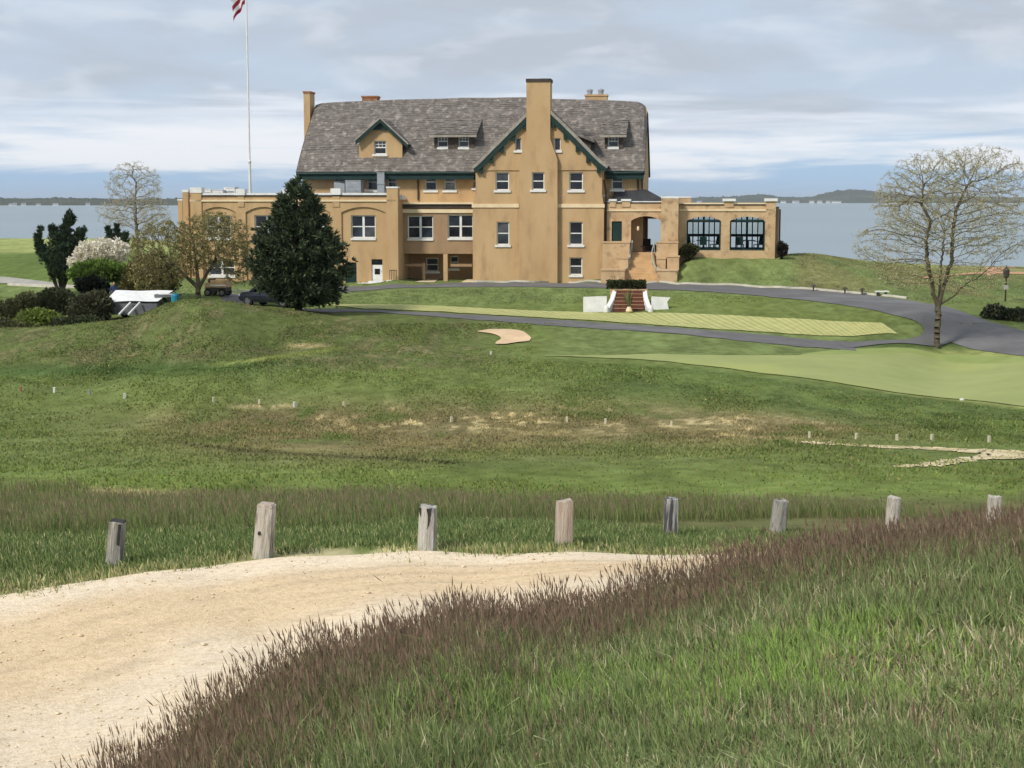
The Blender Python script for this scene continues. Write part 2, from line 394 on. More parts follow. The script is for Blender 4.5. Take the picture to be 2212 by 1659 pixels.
    mixc(sstep(1830, 1950, u) * sstep(752, 760, v) * (1 - sstep(0, 4, v - en)), C_LIGHT * 0.85)
    # soil under the tall grass of the foreground and along the far verge of the track
    mixc((1 - sstep(12, 14, d)) * 0.85, C_SOIL * 0.8)
    w = sstep(17.8, 19, d) * (1 - sstep(25, 29, d)); mixc(w * 0.5, C_FESC * 0.9)
    w = np.exp(-((v - np.interp(u, [190, 460], [1062, 1076])) / 8) ** 2) * sstep(170, 215, u) * (1 - sstep(430, 500, u)); mixc(w * 1.0, C_STRAW * 0.95)
    mixc(sstep(485, 500, u) * (1 - sstep(630, 650, u)) * np.exp(-((v - 878) / 3.5) ** 2) * sstep(.35, .5, n3), C_STRAW)
    mixc(sstep(600, 640, u) * (1 - sstep(690, 730, u)) * np.exp(-((v - 747) / 4) ** 2), C_STRAW * 1.0)
    q = y - np.interp(u, RFU, RFD); mixc((1 - sstep(-.1, 1.0, q + (n3 - .5) * 1.8 + (n2 - .5) * 1.5)) * (y < 19) * (y > 13) * .9, lin(214, 198, 156))
    c = c * (0.60 + 0.80 * n2 + 0.0 * n1)[:, None] * (0.88 + 0.24 * n1)[:, None] * GAIN
    return c
azs = np.concatenate([np.linspace(-70, -24, 40)[:-1], np.linspace(-24, 24, 400), np.linspace(24, 70, 40)[1:]]) * math.pi / 180
ds = np.geomspace(1.2, 330, 600)
AZ, DD = np.meshgrid(azs, ds)
gx = (np.tan(np.clip(AZ, -1.2, 1.2)) * DD).ravel(); gy = DD.ravel()
gz = hgt(gx, gy)
na, nd = len(azs), len(ds)
ii = (np.arange(nd - 1)[:, None] * na + np.arange(na - 1)[None, :]).ravel()
quads = np.stack([ii, ii + 1, ii + na + 1, ii + na], -1)
mat('ground_mat', None, (0.62, 0.62, 0.55), 1.7, 0.95, 0.8, 2.2, attr='Col', spec=0.1, detail=8, stretch=(1, .6, 1))
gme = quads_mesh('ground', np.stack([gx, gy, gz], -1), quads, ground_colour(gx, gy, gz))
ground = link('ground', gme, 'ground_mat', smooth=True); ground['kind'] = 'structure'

def spline(pts, n):
    p = [np.array(q, float) for q in pts]; p = [2 * p[0] - p[1]] + p + [2 * p[-1] - p[-2]]; o = []
    L_ = len(p) - 3
    for k in range(n):
        t = k / (n - 1) * L_; i = min(int(t), L_ - 1); t -= i; a, b, c, d = p[i:i + 4]
        o.append(0.5 * (2 * b + (c - a) * t + (2 * a - 5 * b + 4 * c - d) * t * t + (3 * b - a - 3 * c + d) * t ** 3))
    return np.array(o)
def gpts(uvs):
    o = []
    for q in uvs:
        w = hit(*q) if len(q) == 2 else P(q[0], HOR + 200, q[2])     # (u, None, d) puts a point at a distance
        o.append((w.x, w.y))
    return o
def strip(name, A, B, m, n=80, k=8, off=0.02, wob=0.0, crown=0.0):
    a = spline(gpts(A), n); b = spline(gpts(B), n)
    if wob:
        a += (np.stack([fbm(np.arange(n) * .35, np.zeros(n) + 3, 5), fbm(np.arange(n) * .35, np.zeros(n) + 9, 6)], -1) - .5) * 2 * wob
        b += (np.stack([fbm(np.arange(n) * .35, np.zeros(n) + 13, 5), fbm(np.arange(n) * .35, np.zeros(n) + 19, 6)], -1) - .5) * 2 * wob
    t = np.linspace(0, 1, k + 1); g = a[:, None, :] * (1 - t)[None, :, None] + b[:, None, :] * t[None, :, None]
    x = g[..., 0].ravel(); y = g[..., 1].ravel(); z = hgt(x, y) + off + np.tile(crown * np.sin(t * math.pi), n)
    i0 = (np.arange(n - 1)[:, None] * (k + 1) + np.arange(k)[None, :]).ravel()
    q = np.stack([i0, i0 + 1, i0 + k + 2, i0 + k + 1], -1)
    # turned so that the faces look up
    v = np.stack([x, y, z], -1); e1 = v[q[0, 1]] - v[q[0, 0]]; e2 = v[q[0, 3]] - v[q[0, 0]]
    if e1[0] * e2[1] - e1[1] * e2[0] < 0: q = q[:, ::-1]
    o = link(name, quads_mesh(name, v, q), m, smooth=True); o['kind'] = 'structure'
    return o
def ribbon(name, line, width, height, m, n=90, off=0.0):        # a kerb: a low bar that follows the ground
    a = spline(gpts(line), n); t = np.gradient(a, axis=0); t /= np.linalg.norm(t, axis=1)[:, None] + 1e-9; nrm = np.stack([-t[:, 1], t[:, 0]], -1) * width / 2
    mb = MB()
    prof = ((-1, -0.1), (-1, 1), (1, 1), (1, -0.1)); z = hgt(a[:, 0], a[:, 1]) + off
    for i in range(n):
        for s, hh in prof: mb.v.append((a[i, 0] + nrm[i, 0] * s, a[i, 1] + nrm[i, 1] * s, z[i] + height * hh))
    for i in range(n - 1):
        for k in range(3): mb.f.append((i * 4 + k, i * 4 + k + 1, i * 4 + k + 5, i * 4 + k + 4))
    o = mb.build(name, m); o['kind'] = 'structure'
    return o
mat('asphalt', (0.118, 0.113, 0.113), (0.152, 0.147, 0.146), 0.5, 0.9, 0.2, 12, detail=8, c3=(0.19, 0.185, 0.18), scale3=0.22)
mat('kerb_mat', (0.62, 0.58, 0.50), (0.45, 0.42, 0.36), 1.5, 0.9)
mat('sand', srgb(216, 188, 152), srgb(200, 172, 138), 1.2, 0.95, 0.3, 3)
mat('turf_light', srgb(154, 160, 100), srgb(142, 150, 92), 0.35, 0.95, 0.15, 3, c3=srgb(158, 164, 96), scale3=0.12)
mat('turf_edge', srgb(146, 156, 90), srgb(130, 144, 80), 0.5, 0.95, 0.3, 3)
mat('lawn_mat', srgb(112, 130, 70), srgb(90, 110, 56), 0.6, 0.95, 0.6, 2.5, c3=srgb(128, 136, 82), scale3=0.25)
mat('path_mat', srgb(170, 165, 155), srgb(150, 146, 138), 1.0, 0.9)
mat('pale_path', srgb(222, 205, 168), srgb(200, 184, 148), 1.0, 0.9)

# drives
strip('lower_drive', [(640, 668), (760, 669), (1000, 680), (1300, 698), (1600, 720), (1750, 734), (1840, 741)],
      [(640, 671), (760, 674), (1000, 689), (1300, 712), (1600, 737), (1750, 751), (1850, 759)], 'asphalt', 120, 6, 0.03)
strip('upper_drive', [(480, 636), (560, 632), (700, 621), (860, 614), (1000, 611), (1050, 611.2), (1100, 611.4), (1150, 611.6), (1200, 612), (1250, 612.2), (1300, 612.4), (1350, 612.7), (1400, 613), (1450, 614.2), (1500, 615.6), (1550, 617.2), (1600, 619), (1675, 623), (1750, 627), (1900, 641), (2000, 656), (2100, 682), (2212, 716), (2330, 752)],
      [(480, 652), (560, 652), (680, 638), (760, 630), (830, 625), (900, 622), (950, 621), (1000, 620.3), (1050, 620), (1100, 620), (1150, 620.5), (1200, 621.3), (1300, 623), (1400, 625.8), (1500, 629), (1600, 636), (1700, 645), (1780, 654), (1850, 664), (1960, 688), (2010, 715), (2060, 742), (2212, 770)], 'asphalt', 160, 8, 0.03)
strip('drive_junction', [(1800, 737), (1880, 737.5), (1950, 735), (1985, 727), (1996, 716), (1990, 703), (1965, 690)], [(1830, 752), (1900, 745), (1990, 746), (2050, 742), (2070, 728), (2060, 703), (2020, 680)], 'asphalt', 60, 10, 0.045)
ribbon('kerb', [(1020, 609.5), (1060, 609.6), (1100, 609.8), (1150, 610), (1200, 610.3), (1250, 610.6), (1300, 610.9), (1350, 611.2), (1400, 611.5), (1450, 612.6), (1500, 614), (1550, 615.5), (1600, 617), (1675, 621), (1750, 625), (1850, 634), (1960, 645)], 0.22, 0.12, 'kerb_mat')
# mown straw-coloured lawn in rolls beside the lower drive: alternate bands
def bands():
    far = spline(gpts([(700, 659), (900, 660), (1150, 672), (1320, 677), (1500, 679), (1700, 689), (1850, 697), (1948, 703)]), 400)
    near = spline(gpts([(730, 667), (900, 672), (1150, 686), (1320, 696), (1500, 709), (1700, 722), (1850, 727), (1948, 724)]), 400)
    mt = [mat('straw_turf', srgb(184, 180, 120), srgb(168, 168, 108), 1.5, 0.95, .3, 4), mat('straw_turf_dark', srgb(166, 166, 104), srgb(150, 154, 94), 1.5, 0.95, .3, 4)]
    n = 66
    for i in range(n):
        a0 = int(i / n * 372); a1 = int((i + 0.74) / n * 372); a2 = int((i + 1) / n * 372); sh = 22
        for (p, q, m, off) in ((a0, a1, 'straw_turf', .05), (a1, a2, 'straw_turf_dark', .044)):
            ks = np.linspace(p, q, 4).astype(int); V = []; 
            for s in np.linspace(0, 1, 9):
                for k in ks:
                    a = near[min(k, 399)] * (1 - s) + far[max(0, k - sh)] * s if False else near[min(k + sh, 399)] * (1 - s) + far[min(k, 399)] * s
                    V.append((a[0], a[1]))
            V = np.array(V); z = hgt(V[:, 0], V[:, 1]) + off
            Q = [(r_ * 4 + c_, r_ * 4 + c_ + 1, r_ * 4 + c_ + 5, r_ * 4 + c_ + 4) for r_ in range(8) for c_ in range(3)]
            me = bpy.data.meshes.new('turf_band'); me.from_pydata([(x, y, zz) for (x, y), zz in zip(V, z)], [], [q_[::-1] for q_ in Q]); me.update()
            o = link('turf_band', me, m, turf_root)
            nrm = me.polygons[0].normal
            if nrm.z < 0: me.flip_normals()
turf_root = empty('straw_lawn'); turf_root['kind'] = 'structure'
bands()
# golf: putting green, its collar, bunker, sandy tracks
strip('putting_green', [(1175, 769), (1300, 768.5), (1500, 768), (1700, 769), (1800, 767), (1900, 767), (2000, 771), (2212, 783), (2400, 792)],
      [(1175, 769.6), (1300, 774), (1500, 789), (1700, 813), (1900, 843), (2050, 862), (2212, 879), (2400, 892)][:8], 'turf_light', 160, 36, 0.035)
strip('green_collar', [(1730, 766), (1800, 757), (1890, 753), (2000, 759), (2100, 767), (2212, 774), (2400, 782)], [(1730, 774), (1800, 778), (1890, 782), (2000, 788), (2100, 794), (2212, 800), (2400, 808)], 'turf_edge', 100, 12, 0.018)
strip('sand_bunker', [(1032, 717), (1060, 713), (1100, 713), (1130, 718), (1146, 730), (1146, 735)], [(1032, 718), (1065, 723), (1082, 732), (1070, 743), (1090, 745), (1144, 738)], 'sand', 60, 10, 0.06)
mat('dirt_track', srgb(222, 204, 166), srgb(176, 162, 116), 1.4, 0.95, .3, 5)
strip('sandy_track', [(1735, 953), (1800, 957), (1900, 963), (2000, 967), (2100, 971), (2230, 976)], [(1735, 957), (1800, 962), (1900, 968), (2000, 972), (2100, 979), (2230, 992)], 'dirt_track', 150, 4, 0.02, 0.42)
strip('sandy_track', [(1940, 1008), (2000, 1001), (2060, 993), (2120, 985), (2230, 981)], [(1940, 1012), (2000, 1009), (2060, 1003), (2120, 995), (2230, 992)], 'dirt_track', 120, 4, 0.024, 0.34)
strip('left_path', [(-60, 598), (0, 598), (60, 604), (150, 616)], [(-60, 612), (0, 612), (60, 615), (150, 622)], 'path_mat', 40, 4, 0.03)
ribbon('kerb', [(20, 616), (80, 619), (150, 621), (200, 622)], 0.3, 0.18, 'kerb_mat', 40)
ribbon('kerb', [(470, 629), (560, 629), (600, 627)], 0.25, 0.12, 'kerb_mat', 20)
strip('clubhouse_path', [(930, 600), (918, 605), (895, 610)], [(952, 600), (945, 606), (938, 611)], 'pale_path', 12, 3, 0.04)
strip('clubhouse_path', [(1010, 604), (1003, 607), (996, 611)], [(1022, 604), (1026, 607), (1030, 611)], 'pale_path', 12, 3, 0.04)
mat('red_sand', srgb(196, 150, 116), srgb(180, 140, 108), 1, .95)
strip('cliff_sand', [(2120, 577), (2180, 576), (2300, 579)], [(2120, 578), (2180, 579), (2300, 583)], 'red_sand', 20, 3, 0.05)
strip('cliff_sand', [(1995, 600), (2060, 593), (2150, 588), (2300, 592)], [(1995, 603), (2060, 596), (2150, 592), (2300, 598)], 'red_sand', 30, 3, 0.05, .2)

# sandy gravel track of the foreground
mat('gravel', None, (0.80, 0.76, 0.70), 16, 0.95, 0.5, 40, detail=6, attr='Col', spec=.1, lo=.42, hi=.70)
road_near = [(-500, None, 6.0), (-250, None, 6.8), (0, None, 7.6), (150, None, 8.4), (300, None, 9.2), (560, None, 10.5), (760, None, 11.2), (950, None, 11.8), (1200, None, 12.6), (1450, None, 13.3), (1650, None, 13.8), (1900, None, 14.2), (2212, None, 14.4), (2600, None, 14.6)]
track = strip('gravel_track', road_far, road_near, 'gravel', 320, 90, 0.022)
nv_ = len(track.data.vertices); co = np.empty(nv_ * 3, dtype=np.float32); track.data.vertices.foreach_get('co', co); co = co.reshape(-1, 3)
tt = np.tile(np.linspace(0, 1, 91), 320); n1 = fbm(co[:, 0] * 1.1, co[:, 1] * 1.1, 17, 4); n2 = fbm(co[:, 0] * .9 + co[:, 1] * .25, co[:, 1] * 4.5, 19, 4); n3 = fbm(co[:, 0] * 5, co[:, 1] * 5, 23, 3)
w_ = sstep(.06, .20, tt + (n1 - .5) * .16) * (1 - sstep(.34, .62, tt + (n1 - .5) * .2))      # browner wheel lane inside the pale loose edge
c_ = lin(240, 222, 194) * (1 - w_)[:, None] + lin(228, 203, 166) * w_[:, None]
w_ = sstep(.45, .8, tt) * sstep(.3, .7, n2); c_ = c_ * (1 - .6 * w_[:, None]) + lin(232, 210, 176) * .6 * w_[:, None]
c_ = c_ * (.86 + .18 * n2 + .10 * n3)[:, None]
for t0, sg_ in ((.16, .012), (.235, .016), (.33, .012), (.47, .02), (.60, .018)):
    c_ = c_ * (1 - .17 * (np.exp(-((tt - t0 + (n1 - .5) * .03) / sg_) ** 2) * sstep(.38, .6, n2)))[:, None]
a_ = track.data.color_attributes.new('Col', 'FLOAT_COLOR', 'POINT'); c4 = np.ones((nv_, 4), dtype=np.float32); c4[:, :3] = c_; a_.data.foreach_set('color', c4.ravel())

# ---------------------------------------------------------------- water and the far shore
m = mat('water_mat', (0.23, 0.285, 0.31), (0.27, 0.325, 0.345), 0.0016, 0.45, 0.35, 0.9, stretch=(.3, 1.0, 1), spec=0.3, coord='Object')
wv = []; wf = []
for yy in (60, 160, 400, 1000, 2500, 6000, 12000, 30000):
    for xx in np.linspace(-1, 1, 9): wv.append((xx * max(900, yy * .9), yy, 0))
for i in range(7):
    for j in range(8): wf.append((i * 9 + j, i * 9 + j + 1, i * 9 + j + 10, i * 9 + j + 9))
me = bpy.data.meshes.new('sea'); me.from_pydata(wv, [], wf); me.update()
sea = link('sea', me, 'water_mat'); sea['kind'] = 'structure'
mat('far_wood', (0.050, 0.068, 0.040), (0.085, 0.082, 0.058), 0.02, 1.0, 0.0, c3=(0.10, 0.105, 0.075), scale3=0.004, spec=0.0)
def far_hills(name, uv, d0, depth, base_v, label=None):
    us = np.arange(uv[0][0], uv[-1][0] + 1, 1.5); tops = np.interp(us, [a for a, b in uv], [b for a, b in uv])
    tops = tops - 3.0 * (fbm(us * 0.12, us * 0 + d0 * .01, 5, 4) - 0.5) * 1.3 - 1.6 * np.maximum(0, fbm(us * 0.5, us * 0, 8, 3) - .55) * 4
    rows = 14; V = []; 
    for r in range(rows + 1):
        t = r / rows; dd = d0 + depth * t
        for u, tv in zip(us, tops):
            ztop = EYE + (HOR - tv) / F * (d0 + depth)
            z = -2 + (ztop + 2) * min(1, (0.30 + 0.7 * math.sin(t * math.pi / 2)) if r else 0)
            V.append(((u - CX) / F * dd, dd, z))
    V = np.array(V); n = len(us)
    k = (np.arange(len(V)) // n >= 1) & (np.arange(len(V)) // n < rows)
    V[:, 2] += k * (fbm(V[:, 0] * .018, V[:, 1] * .018, 4, 3) - .5) * 0.22 * (V[:, 2] + 2)
    i0 = (np.arange(rows)[:, None] * n + np.arange(n - 1)[None, :]).ravel()
    o = link(name, quads_mesh(name, V, np.stack([i0, i0 + 1, i0 + n + 1, i0 + n], -1)), 'far_wood', smooth=False); o['kind'] = 'structure'
    return o
far_hills('far_hills', [(1340, 428), (1440, 430), (1500, 427), (1560, 425), (1640, 421), (1690, 425), (1740, 426), (1800, 413), (1850, 411), (1880, 413), (1950, 421), (2060, 424), (2150, 427), (2300, 425), (2600, 421), (3000, 425)], 7700, 900, 438)
far_hills('wooded_headland', [(-900, 423), (-400, 425), (0, 427), (60, 429), (130, 427), (200, 429), (300, 430), (420, 428), (560, 430), (800, 432), (1250, 432)], 4700, 500, 443)

# ================================================================ clubhouse
mat('stucco', srgb(196, 166, 124), srgb(182, 150, 110), 0.6, 0.92, 0.25, 30, c3=srgb(170, 141, 106), scale3=1.2, stretch=(1, 1, .35), detail=8)
mat('stucco_worn', srgb(204, 176, 138), srgb(186, 156, 118), 1.1, 0.92, 0.3, 25, c3=srgb(150, 122, 92), scale3=1.7, detail=8)
mat('stucco_brown_shade', srgb(168, 140, 108), srgb(150, 124, 96), 0.8, 0.92, 0.25, 30, stretch=(1, 1, .5))  # browner stucco; shade of the infill and undercroft put into its colour
mat('cream', srgb(232, 212, 176), srgb(218, 196, 158), 1.2, 0.85)
mat('white_paint', (0.80, 0.80, 0.77), (0.68, 0.68, 0.65), 2.5, 0.6)
mat('green_paint', (0.007, 0.028, 0.025), (0.011, 0.036, 0.032), 2, 0.55)
mat('dark_coping', (0.045, 0.035, 0.03), (0.07, 0.055, 0.045), 2, 0.8)
mat('shingle', srgb(124, 117, 110), srgb(98, 92, 87), 1.8, 0.95, 0.9, 6, detail=6, lo=.36, hi=.64, c3=srgb(160, 151, 143), scale3=2.4)
mat('shingle_edge', srgb(168, 160, 148), srgb(140, 132, 122), 3, 0.95)
mat('shingle_dark', srgb(70, 62, 56), srgb(92, 82, 74), 4, 0.95)
mat('slate', (0.035, 0.036, 0.04), (0.055, 0.055, 0.06), 2, 0.85)
mat('flat_roof', (0.18, 0.17, 0.16), (0.14, 0.13, 0.12), 1, 0.9)
mat('glass', (0.012, 0.014, 0.018), (0.035, 0.030, 0.030), 1.3, 0.12, spec=0.45, lo=.45, hi=.7)
mat('blind_glass', (0.10, 0.105, 0.11), (0.03, 0.03, 0.035), 0.9, 0.15, spec=0.45)
mat('sky_glass', (0.05, 0.065, 0.085), (0.02, 0.022, 0.028), 0.7, 0.1, spec=0.5)  # bluish pane colour standing in for reflected sky
mat('curtain_glass', (0.30, 0.31, 0.31), (0.08, 0.08, 0.09), 1.5, 0.2, spec=0.4)
mat('metal_grey', (0.36, 0.38, 0.40), (0.28, 0.30, 0.32), 2, 0.5, metal=0.2)
mat('iron', (0.05, 0.045, 0.04), None, rough=0.6)
mat('terracotta_floor', (0.22, 0.08, 0.05), (0.16, 0.06, 0.04), 3, 0.8)
mat('rail_green', (0.38, 0.46, 0.42), (0.30, 0.37, 0.34), 3, 0.6)
mat('brick_brown', (0.16, 0.055, 0.035), (0.11, 0.04, 0.028), 5, 0.9)
mat('brick_chimney', srgb(170, 120, 84), srgb(140, 96, 66), 3, 0.9)
gm = bpy.data.materials.new('clear_glass'); gm.use_nodes = True; MATS['clear_glass'] = gm
t_ = gm.node_tree; pb = t_.nodes['Principled BSDF']; t_.nodes.remove(pb)
tr_ = t_.nodes.new('ShaderNodeBsdfTransparent'); gl_ = t_.nodes.new('ShaderNodeBsdfGlossy'); gl_.inputs['Roughness'].default_value = .05
ms_ = t_.nodes.new('ShaderNodeMixShader'); ms_.inputs[0].default_value = .12; tr_.inputs[0].default_value = (.9, .94, .94, 1)
t_.links.new(tr_.outputs[0], ms_.inputs[1]); t_.links.new(gl_.outputs[0], ms_.inputs[2]); t_.links.new(ms_.outputs[0], t_.nodes['Material Output'].inputs[0])

house = empty('clubhouse', HO, -TH)
tag(house, 'large tan stucco clubhouse with weathered shingle roof, tall chimney and flat-roofed wings', 'building')
def hp(u, v, y):
    r = ray(u, v); t = (y - (EYEV - HO).dot(HY)) / r.dot(HY); q = EYEV + r * t - HO
    return q.dot(HX), q.z
def hx(u, y, v=450): return hp(u, v, y)[0]
def hz(v, y, u=1106): return hp(u, v, y)[1]
def hw(x, y, z): return HO + HX * x + HY * y + Vector((0, 0, z))      # house to world

def inside(p, poly):
    x, y = p; c = False; n = len(poly)
    for i in range(n):
        x1, y1 = poly[i]; x2, y2 = poly[i - 1]
        if (y1 > y) != (y2 > y) and x < (x2 - x1) * (y - y1) / (y2 - y1) + x1: c = not c
    return c
def area(p): return 0.5 * sum(p[i - 1][0] * p[i][1] - p[i][0] * p[i - 1][1] for i in range(len(p)))
def wall(name, outer, holes, y, thick, m, parent=house, back=True):
    """upright wall in x,z facing -y with openings cut through it"""
    if area(outer) < 0: outer = outer[::-1]
    holes = [h if area(h) > 0 else h[::-1] for h in holes]
    vs_ = []; ed = []; 
    for lp in [outer] + holes:
        b = len(vs_); vs_ += [Vector(p) for p in lp]; ed += [(b + i, b + (i + 1) % len(lp)) for i in range(len(lp))]
    v2, e2, f2, *_ = delaunay_2d_cdt(vs_, ed, [], 0, 1e-5)
    fs = []
    for f in f2:
        c = sum((v2[i] for i in f), Vector((0, 0))) / len(f)
        if inside(c, outer) and not any(inside(c, h) for h in holes):
            p = [(v2[i].x, v2[i].y) for i in f]
            fs.append(tuple(f) if area(p) > 0 else tuple(f)[::-1])
    mb = MB(); mb.add([(p.x, y, p.y) for p in v2], fs)
    if back: mb.add([(p.x, y + thick, p.y) for p in v2], [f[::-1] for f in fs])
    for k, lp in enumerate([outer] + holes):
        n = len(lp); mb.add([(x, y, z) for x, z in lp] + [(x, y + thick, z) for x, z in lp],
                            [((i, i + n, (i + 1) % n + n, (i + 1) % n) if k == 0 else (i, (i + 1) % n, (i + 1) % n + n, i + n)) for i in range(n)])
    return mb.build(name, m, parent)
def rect(x0, x1, z0, z1): return [(x0, z0), (x1, z0), (x1, z1), (x0, z1)]
def pxrect(u0, v0, u1, v1, y):
    a = hp(u0, v1, y); b = hp(u1, v0, y); return a[0], b[0], a[1], b[1]
def arch(x0, x1, z0, zs, za, n=14):
    """opening with a segmental arched head"""
    w = (x1 - x0) / 2; h = za - zs; r = (w * w + h * h) / (2 * h); cz = za - r; a0 = math.asin(w / r)
    top = [((x0 + x1) / 2 + r * math.sin(a0 - 2 * a0 * k / n), cz + r * math.cos(a0 - 2 * a0 * k / n)) for k in range(n + 1)]
    return [(x0, z0), (x1, z0)] + top
def win(holes, u0, v0, u1, v1, y, sashes=1, sill=True, rail=True, grid=False, fw=0.085, pane='glass', setb=0.14, frame_m='white_paint', parent=house, sillw=0.12):
    x0, x1, z0, z1 = pxrect(u0, v0, u1, v1, y)
    if holes is not None: holes.append(rect(x0, x1, z0, z1))
    yf = y + setb
    w = MB(); e = 0.002
    w.box(x0 + e, x1 - e, yf, yf + .07, z1 - fw, z1 - e); w.box(x0 + e, x1 - e, yf, yf + .07, z0 + e, z0 + fw)
    w.box(x0 + e, x0 + fw, yf, yf + .07, z0 + fw, z1 - fw); w.box(x1 - fw, x1 - e, yf, yf + .07, z0 + fw, z1 - fw)
    ww = (x1 - x0 - 2 * fw); panes = []
    for s in range(sashes):
        a = x0 + fw + ww * s / sashes; b = x0 + fw + ww * (s + 1) / sashes
        if s: w.box(a - .09, a + .09, yf - .01, yf + .08, z0 + fw, z1 - fw); 
        aa = a + (.09 if s else 0); bb = b - (.09 if s < sashes - 1 else 0); zm = (z0 + z1) / 2
        if rail:
            w.box(aa, bb, yf + .012, yf + .06, zm - .04, zm + .04)
            panes += [(aa, bb, z0 + fw, zm - .04), (aa, bb, zm + .04, z1 - fw)]
        else: panes.append((aa, bb, z0 + fw, z1 - fw))
        if grid:
            zt0 = zm + .04 if rail else z0 + fw
            for k in (1, 2): xx = aa + (bb - aa) * k / 3; w.box(xx - .018, xx + .018, yf + .015, yf + .05, zt0, z1 - fw)
            w.box(aa, bb, yf + .018, yf + .048, (zt0 + z1 - fw) / 2 - .018, (zt0 + z1 - fw) / 2 + .018)
    o = w.build('window', frame_m, parent)
    for a, b, c, d in panes: pm = pane if pane != 'glass' else random.choices(['glass', 'sky_glass', 'blind_glass'], [5, 3, 2])[0]; MB().box(a, b, yf + .03, yf + .04, c, d).build('pane', pm, o)
    # dark lining behind the panes so that nothing shows through the wall
    if sill: MB().box(x0 - sillw, x1 + sillw, y - .10, y + setb - .002, z0 - .17, z0 - .002).build('sill', 'white_paint', o)
    return o
def cap(u0, u1, vt, y, th=0.14, over=0.08, dep=0.55, m='white_paint', parent=house, taper=False):
    x0 = hx(u0, y, vt); x1 = hx(u1, y, vt); z = hz(vt, y, (u0 + u1) / 2)
    MB().box(x0, x1, y - over, y + dep, z - th, z).build('cap', m, parent)
    return z - th

# --- main block -----------------------------------------------------------
YB, YM, YI, YW = 0.0, 2.0, 1.0, -1.2        # bay front, upper main wall, infill wall, left wing
YR, YE = 8.0, 1.25                            # ridge line, eave line
xL = hx(655, YM); xR = hx(1389, YM); zE = hz(366, YE, 900)
bx0, bx1 = hx(1028, YB), hx(1300, YB)
holes = []
for a, b in ((722, 748), (793, 816), (837, 856), (918, 943), (959, 984)): win(holes, a, 375, b, 411, YM, pane='curtain_glass' if a == 959 else 'glass')
win(holes, 1022, 375, 1031.5, 406, YM, fw=.06)
win(holes, 1321, 375, 1346, 409, YM)
zc0 = hz(548, YI, 950); holes.append(rect(hx(866, YI), hx(1019, YI), -.49, zc0 - .02))
wall('wall', rect(xL, xR, -0.5, zE + .55), holes, YM, 0.25, 'stucco', back=True)
# side and rear walls with gables
def gable_wall(x0, x1):
    zr = hz(222, YR, 1106) - .45
    MB().prismx([(YM + .25, -.5), (2 * YR - YM, -.5), (2 * YR - YM, zE + .5), (YR, zr), (YM + .25, zE + .5)], x0, x1).build('wall', 'stucco', house)
gable_wall(xL, xL + .3); gable_wall(xR - .3, xR)
MB().box(xL + .3, xR - .3, 2 * YR - YM - .3, 2 * YR - YM, -.5, zE + .5).build('wall', 'stucco', house)
# --- bay --------------------------------------------------------------------
holes = []
zJ = hz(368, YB); zS = hz(445, YB); zg = -0.6
for a, b in ((1070.5, 1099.5), (1229.5, 1259.5)): win(holes, a, 372, b, 411, YB, sillw=.14)
win(holes, 1073, 479, 1100, 529, YB, sillw=.14); win(holes, 1229.5, 479, 1259, 529, YB, sillw=.14)
win(holes, 1230, 556, 1258, 594, YB, sillw=.05)
b0 = hx(1021, YB); b1 = hx(1304.5, YB)
low = [(b0, zg), (b1, zg), (b1, zS), (bx1, zS + .9), (bx1, zJ), (bx0, zJ), (bx0, zS + .9), (b0, zS)]
wall('wall', low, holes, YB, 0.3, 'stucco')
holes = []
win(holes, 1113, 298, 1126, 325, YB - .08, fw=.06, rail=False); win(holes, 1197, 298, 1211, 325, YB - .08, fw=.06, rail=False)
ap = hp(1163, 226, YB)
wall('wall', [(bx0 - .05, zJ), (bx1 + .05, zJ), (ap[0], ap[1])], holes, YB - .08, 0.3, 'stucco')
for x0, x1 in ((bx0 - .06, bx0 + .24), (bx1 - .24, bx1 + .06)): MB().box(x0, x1, YB + .3, YM, -.6, zJ).build('wall', 'stucco', house)
x = hx(1121, YB); MB().box(b0 - .06, x, YB - .08, YB + .01, zS - .12, zS + .16).build('string_course', 'cream', house)
x = hx(1205, YB); MB().box(x, b1 + .06, YB - .08, YB + .01, zS - .12, zS + .16).build('string_course', 'cream', house)
# --- bay chimney ----------------------------------------------------------------
yc = YB - .46
pt = lambda u, v: hp(u, v, yc)
poly = [pt(1122, 612), pt(1204, 612), pt(1204, 345), pt(1188.5, 300), pt(1188.5, 176), pt(1137, 176), pt(1137, 300), pt(1122, 345)]
hol = []
win(hol, 1149, 372, 1176, 410, yc, sillw=.14)
wall('chimney_breast', poly, hol, yc, 0.46 - .09, 'stucco')
MB().box(pt(1137, 176)[0], pt(1188.5, 176)[0], YB - .095, YB + 1.1, hz(330, yc, 1163), pt(1137, 176)[1]).build('chimney', 'stucco', house)
MB().box(pt(1136, 170)[0], pt(1190, 170)[0], yc - .06, YB + 1.16, pt(1137, 177)[1], pt(1137, 170)[1]).build('chimney_cap', 'dark_coping', house)
